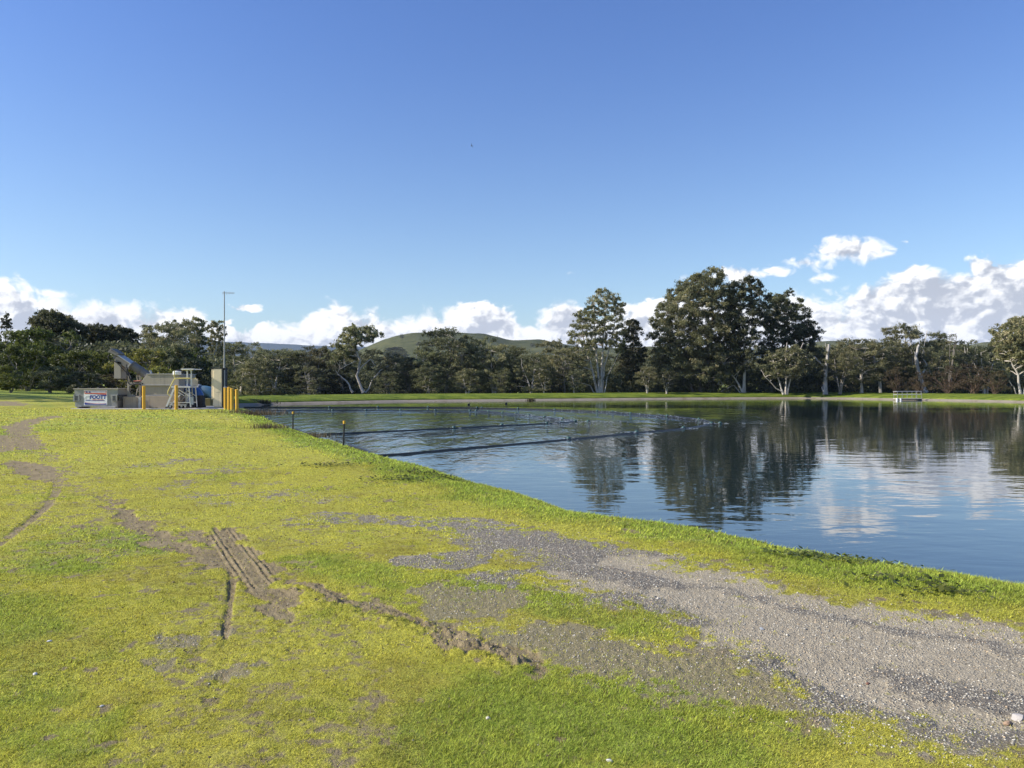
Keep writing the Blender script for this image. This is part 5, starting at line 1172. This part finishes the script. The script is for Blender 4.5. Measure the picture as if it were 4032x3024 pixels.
for nm, L in (('a', FLA), ('b', FLB)):
    for i, p in enumerate(L):
        x, y = wpt(*p)
        if fl0 is None:
            o = empty('float', (0, 0, 0)); MB().ball((0, 0, .07), .155, .92, 14, 8).build('ball', M_buoy, o, smooth=True)
            MB().path([(-.19, 0, .03), (.19, 0, .03)], .068, 10).build('sleeve', M_dark, o, smooth=True); fl0 = o
        else: o = copy_tree(fl0)
        o.location = (x, y, -0.02); o.scale = (.82,) * 3; o.rotation_euler = (0, 0, i * 1.3)
        far_side = 'small dark float on the far side of the outer boom loop' if nm == 'a' else 'small dark float on the far side of the inner boom loop'
        tag(o, special.get((nm, i), far_side if i > 4 or (nm, i) == ('b', 2) else None), 'float', 'floats strung along the %s boom' % ('outer' if nm == 'a' else 'inner'))
fl0_lab = [o for o in bpy.data.objects if o.name.startswith('float') and 'category' in o and 'label' not in o]
for o in fl0_lab: o['label'] = 'third green float from the shore on the inner boom'
# foam where the current meets the booms
rf = np.random.default_rng(3); fv = []; ff = []
def foam(px, py, sx_, sy_, n):
    x, y = wpt(px, py)
    for i in range(n):
        a = x + rf.normal() * sx_; b = y + rf.normal() * sy_; L = rf.uniform(.03, .13); wdt = L * rf.uniform(.15, .4); z = .012 + rf.uniform(0, .02); k = len(fv)
        fv.extend([(a - L, b - wdt * .3, z), (a, b - wdt, z + .015), (a + L, b, z), (a, b + wdt, z + .02)]); ff.append((k, k + 1, k + 2, k + 3))
for p in FLA[:8]: foam(p[0], p[1], .5, .3, 9)
for p in FLB[:8]: foam(p[0], p[1], .5, .3, 8)
for p in ((2870, 1669), (2810, 1668), (2340, 1661), (2300, 1661), (2380, 1665), (2180, 1669)): foam(p[0], p[1], 1.2, .3, 14)
for p, q_ in list(zip(BA[5:11], BA[6:12])) + list(zip(BBp[5:9], BBp[6:10])):
    for k in range(7): t = k / 7; foam(p[0] + (q_[0] - p[0]) * t, p[1] + (q_[1] - p[1]) * t, .5, .15, 3)
M_foam = simple('foam', (.75, .8, .82), .6)
tag(link('foam', mesh_np('foam', fv, ff, M_foam)), 'white ripples of foam along the booms', kind='stuff')

# --- metal jetty on the far shore
Yj = 123.5; kx = lambda s_: (3400 + s_ / 5.53 - 2016) / F * Yj; kz = lambda t_: CAMH - (1500 + t_ / 5.53 - HZ) / F * Yj
r = empty('jetty', (kx(970), Yj, 0), 'small metal jetty with white handrails at the far shore', 'jetty')
MB().box(kx(690), kx(1242), Yj - .5, Yj + .75, kz(392), kz(376)).build('deck', M_wood, r, .01)
MB().box(kx(800), kx(1240), Yj - .42, Yj + .7, kz(412), kz(393)).build('underframe', M_dark, r)
for s_ in (700, 778): MB().path([(kx(s_), Yj - .45, -.3), (kx(s_), Yj - .45, kz(380))], .17, 12).build('float_drum', M_white, r, smooth=True)
MB().path([(kx(778), Yj + .5, -.3), (kx(778), Yj + .5, kz(380))], .1, 10).build('support_pile', M_galv, r)
for s_ in (706, 812, 918, 1024, 1130, 1236): MB().path([(kx(s_), Yj - .45, kz(385)), (kx(s_), Yj - .45, kz(225))], .033, 6).build('rail_post', M_galv, r)
for s_ in (706, 1000, 1195, 1300): MB().path([(kx(s_), Yj + .7, kz(385) if s_ < 1200 else kz(290)), (kx(s_), Yj + .7, kz(225))], .03, 6).build('rail_post', M_galv, r)
for yy in (Yj - .45, Yj + .7):
    e = 1236 if yy < Yj else 1300
    MB().path([(kx(692), yy, kz(228)), (kx(e), yy, kz(226))], .035, 6).build('top_rail', M_alu, r)
    MB().path([(kx(700), yy, kz(298)), (kx(e), yy, kz(292))], .035, 6).build('mid_rail', M_alu, r)
for z_ in (228, 298): MB().path([(kx(700), Yj - .45, kz(z_)), (kx(700), Yj + .7, kz(z_))], .045, 6).build('end_rail', M_alu, r)

# --- birds
def bird(x, y, z, span, yaw, roll, lab, cat='bird', grp=None, flap=.3):
    v = []; f = []
    o = MB(); o.path([(-.5, 0, 0), (-.3, 0, .01), (0, 0, .015), (.28, 0, .01), (.42, 0, .005), (.5, 0, 0)], [.01, .05, .085, .075, .05, .012], 8)
    for s_ in (1, -1):
        o.add([(.2, s_ * .05, .02), (.02, s_ * .05, .02), (.05, s_ * .45, flap * .45), (-.12, s_ * .42, flap * .42), (-.28, s_ * 1.0, flap * .8), (.2, s_ * .05, .035), (.02, s_ * .05, .035), (.05, s_ * .45, flap * .45 + .012)], [(0, 1, 3, 2), (2, 3, 4), (5, 7, 3, 6), (7, 4, 3), (0, 2, 7, 5)])
    o.add([(-.4, 0, 0), (-.75, .12, 0), (-.62, 0, .01), (-.75, -.12, 0), (-.4, 0, .02)], [(0, 1, 2), (0, 2, 3), (4, 2, 1), (4, 3, 2)])
    b = o.build('swallow', M_dark, None, smooth=False); b.scale = (span / 2,) * 3; b.location = (x, y, z); b.rotation_euler = (roll, .1, yaw)
    return tag(b, lab, cat, grp)
def sky_pt(px, py, Y): return ((px - 2016) / F * Y, Y, CAMH - (py - HZ) / F * Y)
bird(*sky_pt(1857, 574, 42), .30, math.pi - .4, .9, 'dark swallow flying high in the middle of the sky', flap=.5)
bird(*sky_pt(775, 579, 75), .24, 1.2, .3, 'tiny dark bird high in the left half of the sky')
bird(*sky_pt(3668, 333, 75), .24, .5, .3, 'tiny dark bird high near the right edge of the sky')
bird(*sky_pt(3742, 1601, 70), .34, .7, .7, 'leftmost of three dark birds skimming the water at right', grp='birds skimming the water', flap=.7)
bird(*sky_pt(3800, 1596, 72), .36, 2.4, .4, 'middle of three dark birds skimming the water at right', grp='birds skimming the water', flap=.5)
bird(*sky_pt(3847, 1593, 74), .28, .2, .2, 'rightmost of three dark birds skimming the water at right', grp='birds skimming the water')
def duck(px, py, lab):
    x, y = wpt(px, py); o = MB(); o.path([(-.24, 0, .10), (-.17, 0, .07), (0, 0, .06), (.13, 0, .06), (.2, 0, .06)], [.02, .08, .11, .09, .03], 10)
    o.path([(.13, 0, .08), (.18, 0, .18), (.2, 0, .22)], [.045, .035, .04], 8); o.ball((.22, 0, .24), .05); o.path([(.25, 0, .235), (.33, 0, .225)], [.025, .012], 6)
    b = o.build('duck', M_dark, None, smooth=True); b.location = (x, y, 0); b.rotation_euler = (0, 0, px % 3); tag(b, lab, 'duck', 'ducks resting on the far water')
duck(1846, 1594, 'dark duck on the water, left of two before the grassy hill'); duck(1993, 1590, 'dark duck on the water, right of two before the grassy hill')

# --- tufts and weeds
def tuft(name, x, y, z, w_, d_, h, n, mat, lab, cat, seed, lean=.5, blade=.03):
    rg_ = np.random.default_rng(seed); c = np.stack([rg_.normal(size=n) * w_ * .4, rg_.normal(size=n) * d_ * .4, np.zeros(n)], 1)
    hh = h * (.4 + .6 * rg_.random(n)); a = rg_.uniform(0, 6.28, n); ln = rg_.random(n) * lean * hh
    tip = c + np.stack([np.cos(a) * ln, np.sin(a) * ln, hh], 1); b = np.stack([-np.sin(a), np.cos(a), 0 * a], 1) * blade
    mid_ = (c + tip) / 2 + np.array([0, 0, .05 * h]); V_ = np.stack([c - b, c + b, mid_ + b * .7, tip, mid_ - b * .7], 1).reshape(-1, 3)
    k = np.arange(n) * 5; Fq_ = np.concatenate([np.stack([k, k + 1, k + 2, k + 4], 1), np.stack([k + 4, k + 2, k + 3, k + 3], 1)])
    me = bpy.data.meshes.new(name); fl = [tuple(q_) for q_ in Fq_[:n]] + [tuple(q_[:3]) for q_ in Fq_[n:]]
    me.from_pydata([tuple(v_) for v_ in V_], [], fl); me.attributes.new('tint', 'FLOAT', 'POINT').data.foreach_set('value', np.repeat(rg_.random(n), 5).astype(np.float32)); me.materials.append(mat)
    o = link(name, me, None, (x, y, z)); return tag(o, lab, cat if 'bush' in cat or 'reeds' in cat else None, None, None if 'bush' in cat or 'reeds' in cat else 'stuff')
x, y, z = hit(1040, 1583); tuft('shore_bush', (1030 - 2016) / F * 97, 97, .1, 2.4, .8, .7, 260, LM_dark, 'dark scrubby debris bush on the far shore left', 'bush', 1, 1.2, .05)
tuft('reed_tuft', (2090 - 2016) / F * 121.5, 121.5, 0, .8, .3, .45, 90, LM_brown, 'small brown reed tuft on the far edging below the hill', 'reeds', 2, .3, .04)
x, y, z = hit(965, 1630); tuft('dry_grass_tuft', x + .1, y + .2, z - .05, 2.0, 1.2, .30, 700, LM_brown, 'low purplish dry grass beside the rightmost bollard', 'dry grass', 3, 1.0, .010)
x, y, z = hit(1055, 1686); tuft('dry_grass_tuft', x, y, z, .8, .5, .2, 260, LM_brown, 'dry grass tuft left of the farther marker post', 'dry grass', 4, 1.0, .008)
x, y, z = hit(1238, 1722); tuft('dry_grass_tuft', x, y, z, .7, .4, .2, 260, LM_brown, 'dry grass tuft between the two marker posts', 'dry grass', 5, 1.0, .008)
x, y, z = hit(603, 1612); tuft('grass_tuft', x, y, z, .4, .25, .13, 120, LM_dark, 'dark grass tuft at the slab edge between two bollards', 'grass tuft', 6, 1.0, .012)
def weed(px, py, w_, n, seed, lab):
    x, y, z = hit(px, py); rg_ = np.random.default_rng(seed); V_ = []; F_ = []; T_ = []
    for i in range(n):
        a = rg_.uniform(0, 6.28); L = rg_.uniform(.03, .06); c = np.array([rg_.normal() * w_ * .4, rg_.normal() * w_ * .18, 0]); c[2] = gz(x + c[0], y + c[1]) - z + rg_.uniform(.005, .05)
        u_ = np.array([math.cos(a), math.sin(a), rg_.uniform(-.1, .7)]) * L; s_ = np.array([-math.sin(a), math.cos(a), rg_.uniform(-.2, .2)]) * L * .42
        k = len(V_); V_ += [c, c + u_ * .5 + s_, c + u_, c + u_ * .5 - s_]; F_.append((k, k + 1, k + 2, k + 3)); T_ += [rg_.random()] * 4
    o = link('broadleaf_weed', mesh_np('broadleaf_weed', V_, F_, LM_green, False, {'tint': T_}), None, (x, y, z)); tag(o, lab, kind='stuff')
weed(3340, 2212, .8, 200, 1, 'largest dark leafy weed patch along the bank lip at right'); weed(3150, 2190, .5, 120, 2, 'small leafy weed patch left of the largest one on the lip')
weed(1700, 1872, 1.0, 300, 3, 'leafy weeds on the lip where the near boom meets the bank'); weed(1290, 1838, .9, 220, 4, 'dark weed patch in the grass below the nearer marker post')
weed(1580, 1890, .8, 200, 5, 'weed patch in mid slope right of the marker posts'); weed(3560, 2290, .6, 60, 6, 'scattered weeds on the grass strip near the right edge'); weed(3700, 2330, .5, 90, 7, 'weed rosette in the lush grass strip at far right')
#OBJECTS-END

#GRASS-BEGIN
# ------------------------------------------------------------------ grass blades, gravel and stones
gl = bpy.data.materials.new('grass_blade'); gl.use_nodes = True; nt = NT(gl.node_tree)
for n_ in list(nt.n): nt.n.remove(n_)
ca = nt.attr('Col', 'Color'); bd = nt.node('ShaderNodeBsdfDiffuse'); nt.put(bd.inputs['Color'], ca); bt = nt.node('ShaderNodeBsdfTranslucent'); nt.put(bt.inputs['Color'], ca)
ms = nt.node('ShaderNodeMixShader'); ms.inputs[0].default_value = 0.45; nt.l.new(bd.outputs[0], ms.inputs[1]); nt.l.new(bt.outputs[0], ms.inputs[2])
ou = nt.node('ShaderNodeOutputMaterial'); nt.l.new(ms.outputs[0], ou.inputs[0])
rg_ = np.random.default_rng(77)
# look-up of the ground sheet: bilinear in (radius, azimuth)
def sheet(x, y, arr):
    a = np.arctan2(x, y); r_ = np.hypot(x, y)
    ia = np.clip(np.interp(a, AZs, np.arange(na)), 0, na - 1.001); ir = np.clip(np.interp(r_, rr, np.arange(nr)), 0, nr - 1.001)
    i0 = ia.astype(int); j0 = ir.astype(int); fa = ia - i0; fr = ir - j0; G_ = arr.reshape(nr, na)
    return (G_[j0, i0] * (1 - fa) + G_[j0, i0 + 1] * fa) * (1 - fr) + (G_[j0 + 1, i0] * (1 - fa) + G_[j0 + 1, i0 + 1] * fa) * fr
def scatter(r0, r1, n):
    r_ = np.sqrt(rg_.uniform(r0 * r0, r1 * r1, n)); a = rg_.uniform(-math.radians(47), math.radians(44), n); return np.sin(a) * r_, np.cos(a) * r_
BV = []; BF = []; BC = []; base = 0
for (r0, r1, n, h, wd) in ((2.7, 4.6, 390000, .019, .0019), (4.6, 8.0, 520000, .021, .0030), (8, 15, 400000, .024, .0060), (15, 28, 210000, .030, .013), (28, 46, 60000, .04, .032)):
    x, y = scatter(r0, r1, n)
    cl = fbm(x * 14, y * 14, 3, 61)                      # turf grows in little tussocks
    keep = (sheet(x, y, MK['grass']) * (0.45 + 1.1 * cl) > rg_.uniform(0.18, 0.95, n)) & (sheet(x, y, sdv) > .15) & ~((x > ux(190, 36.6)) & (x < ux(1702, 36.6)) & (y > 36.5) & (y < 44.5))
    sparse = rg_.random(n) < 0.08 * (sheet(x, y, MK['gravel']) < .95); keep |= sparse & (sheet(x, y, sdv) > .3) & (y < 36)
    x, y = x[keep], y[keep]; m = len(x); g_ = np.clip(sheet(x, y, MK['green']), 0, 1); z = sheet(x, y, gzv)
    lush = .55 + .4 * g_ + .55 * (cl[keep] - .5); hh = h * lush * (.5 + .9 * rg_.random(m)); sdb = sheet(x, y, sdv); hh *= 1 + 0.9 * rg_.random(m) ** 3 * (sdb < 3.2)
    a = rg_.uniform(0, 6.28, m); ln = hh * rg_.uniform(.4, 1.9, m); ww = wd * (.6 + .8 * rg_.random(m))
    bx, by = -np.sin(a) * ww, np.cos(a) * ww; P0 = np.stack([x, y, z - .004], 1); B_ = np.stack([bx, by, 0 * bx], 1)
    tip = P0 + np.stack([np.cos(a) * ln, np.sin(a) * ln, hh], 1)
    BV.append(np.stack([P0 - B_, P0 + B_, tip], 1).reshape(-1, 3)); BF.append(np.arange(m * 3).reshape(m, 3) + base); base += m * 3
    mixv = np.clip(g_ + (fbm(x * 3, y * 3, 3, 63) - .5) * 1.1 + (rg_.random(m) - .5) * .4, 0, 1)[:, None]
    yc_ = np.array([.76, .70, .12]); gc_ = np.array([.50, .60, .10]); c = yc_ * (1 - mixv) + gc_ * mixv
    c *= (.35 + 1.0 * rg_.random((m, 1))); st = rg_.random(m) < .07; c[st] = np.array([.42, .36, .18]) * (.5 + .7 * rg_.random((st.sum(), 1))); br_ = rg_.random(m) < .06; c[br_] = np.array([.14, .10, .04])
    big_ = fbm(x * 0.9, y * 0.9, 4, 65)[:, None]; c = c * (.80 + .40 * big_); dry = np.clip((fbm(x * 1.7, y * 1.7, 4, 67) - .55) * 4, 0, .55)[:, None] * (1 - g_[:, None]); c = c * (1 - dry) + np.array([.34, .27, .10]) * dry
    BC.append(np.repeat(np.concatenate([c, np.ones((m, 1))], 1), 3, 0))
me = mesh_np('grass', np.concatenate(BV), np.concatenate(BF), gl, False, {'Col': np.concatenate(BC)})
tag(link('grass', me), 'short yellow green turf covering the near bank', kind='stuff')
# gravel
sm_ = bpy.data.materials.new('stone'); sm_.use_nodes = True; nt = NT(sm_.node_tree); bs = nt.n['Principled BSDF']; nt.put(bs.inputs['Base Color'], nt.attr('Col', 'Color')); bs.inputs['Roughness'].default_value = .8
OV = np.array([(1, 0, 0), (-1, 0, 0), (0, 1, 0), (0, -1, 0), (0, 0, 1), (0, 0, -1)], float); OF = np.array([(0, 2, 4), (2, 1, 4), (1, 3, 4), (3, 0, 4), (2, 0, 5), (1, 2, 5), (3, 1, 5), (0, 3, 5)])
GV = []; GF = []; GC = []; base = 0
for (r0, r1, n, s0, s1) in ((2.7, 6, 90000, .0025, .008), (6, 12, 90000, .004, .011), (12, 26, 14000, .008, .018), (2.7, 14, 1500, .009, .018)):
    x, y = scatter(r0, r1, n); g_ = sheet(x, y, MK['gravel']); dd = sheet(x, y, MK['dirt']); mm = sheet(x, y, MK['mud']); la = sheet(x, y, MK['lane'])
    pr = np.maximum(g_ * (1 - .45 * la), np.maximum(dd * .34, mm * .16)) * (.35 + 1.1 * fbm(x * 2.5, y * 2.5, 3, 71)) + .03 * (1 - g_)
    keep = pr > rg_.random(n); x, y = x[keep], y[keep]; m = len(x); s_ = s0 + (s1 - s0) * rg_.random(m) ** 2.6
    z = sheet(x, y, gzv) + s_ * .15; v = OV[None] * (1 + .5 * (rg_.random((m, 6, 1)) - .5)) + .35 * (rg_.random((m, 6, 3)) - .5); v *= s_[:, None, None]; v[:, :, 2] *= .62
    a = rg_.uniform(0, 6.28, m); ca_, sa_ = np.cos(a)[:, None], np.sin(a)[:, None]
    vx = v[:, :, 0] * ca_ - v[:, :, 1] * sa_; vy = v[:, :, 0] * sa_ + v[:, :, 1] * ca_
    GV.append(np.stack([vx + x[:, None], vy + y[:, None], v[:, :, 2] + z[:, None]], 2).reshape(-1, 3)); GF.append((OF[None] + (np.arange(m) * 6)[:, None, None]).reshape(-1, 3) + base); base += m * 6
    t = rg_.random((m, 1)) ** 1.4; c = np.array([.20, .185, .15]) * (1 - t) + np.array([.66, .61, .50]) * t; tn = rg_.random(m) < .2; dk = (g_[keep] < .3) & (dd[keep] < .3) & (rg_.random(m) < .9); c[dk] = np.array([.10, .07, .045]) * (.6 + .9 * rg_.random((dk.sum(), 1))); c[tn] *= np.array([1.1, .9, .7])
    GC.append(np.repeat(np.concatenate([c, np.ones((m, 1))], 1), 6, 0))
me = mesh_np('gravel', np.concatenate(GV), np.concatenate(GF), sm_, False, {'Col': np.concatenate(GC)})
tag(link('gravel', me), 'loose grey gravel of the track and stones in the turf', kind='stuff')
# single stones one can point to
def stone(px, py, s_, col, lab, seed):
    if px < 3900: s_ *= .65
    x, y, z = hit(px, py); bm = __import__('bmesh').new(); __import__('bmesh').ops.create_icosphere(bm, subdivisions=2, radius=1); rs = np.random.default_rng(seed)
    ax = rs.normal(size=(7, 3)); ax /= np.linalg.norm(ax, axis=1)[:, None]
    for v in bm.verts:
        co = np.array(v.co); k = 1.0
        for q_ in ax: k = min(k, .62 / max(.62, float(co @ q_)))
        v.co = Vector(co * k * np.array([1.25, .9, .62]) * s_)
    me = bpy.data.meshes.new('stone'); bm.to_mesh(me); bm.free(); m = simple('stone_face', col, .85, 0, .2, 20); me.materials.append(m)
    o = link('stone', me, None, (x, y, float(sheet(np.array([x]), np.array([y]), gzv)[0]) + s_ * .25)); o.rotation_euler = (0, 0, seed * 1.7); tag(o, lab, 'stone')
stone(4008, 2830, .036, (.42, .38, .34), 'rounded pinkish stone on the gravel at the right edge', 1); stone(3970, 2846, .022, (.36, .24, .15), 'flat rusty stone beside the rounded one at the right edge', 2)
stone(138, 2656, .022, (.62, .60, .58), 'flat white stone chip in the grass at bottom left', 3); stone(195, 2525, .02, (.6, .6, .6), 'bright white stone in the upper left of the near grass', 4)
stone(3000, 2468, .026, (.25, .27, .30), 'blue grey stone in the middle of the gravel track', 5); stone(3418, 2683, .018, (.22, .10, .06), 'dark red brown stone on the gravel', 6)
stone(2398, 3017, .02, (.6, .58, .55), 'white stone at the bottom edge of the photo', 7); stone(400, 2786, .018, (.55, .53, .5), 'pale flake stone near the small hollow at bottom left', 8)
# lumps of torn soil on the muddy ridge

# ------------------------------------------------------------------ the air
hz_m = bpy.data.materials.new('haze_air'); hz_m.use_nodes = True; nt = NT(hz_m.node_tree)
for n_ in list(nt.n): nt.n.remove(n_)
pv = nt.node('ShaderNodeVolumePrincipled'); pv.inputs['Color'].default_value = (0.62, 0.76, 1.0, 1); pv.inputs['Density'].default_value = 0.00006; pv.inputs['Anisotropy'].default_value = 0.0
ou = nt.node('ShaderNodeOutputMaterial'); nt.l.new(pv.outputs[0], ou.inputs['Volume'])
hb = MB().box(-11500, 11500, -11500, 11500, -6, 460).build('haze', hz_m); tag(hb, 'thin blue air over the valley', kind='stuff')
#GRASS-END
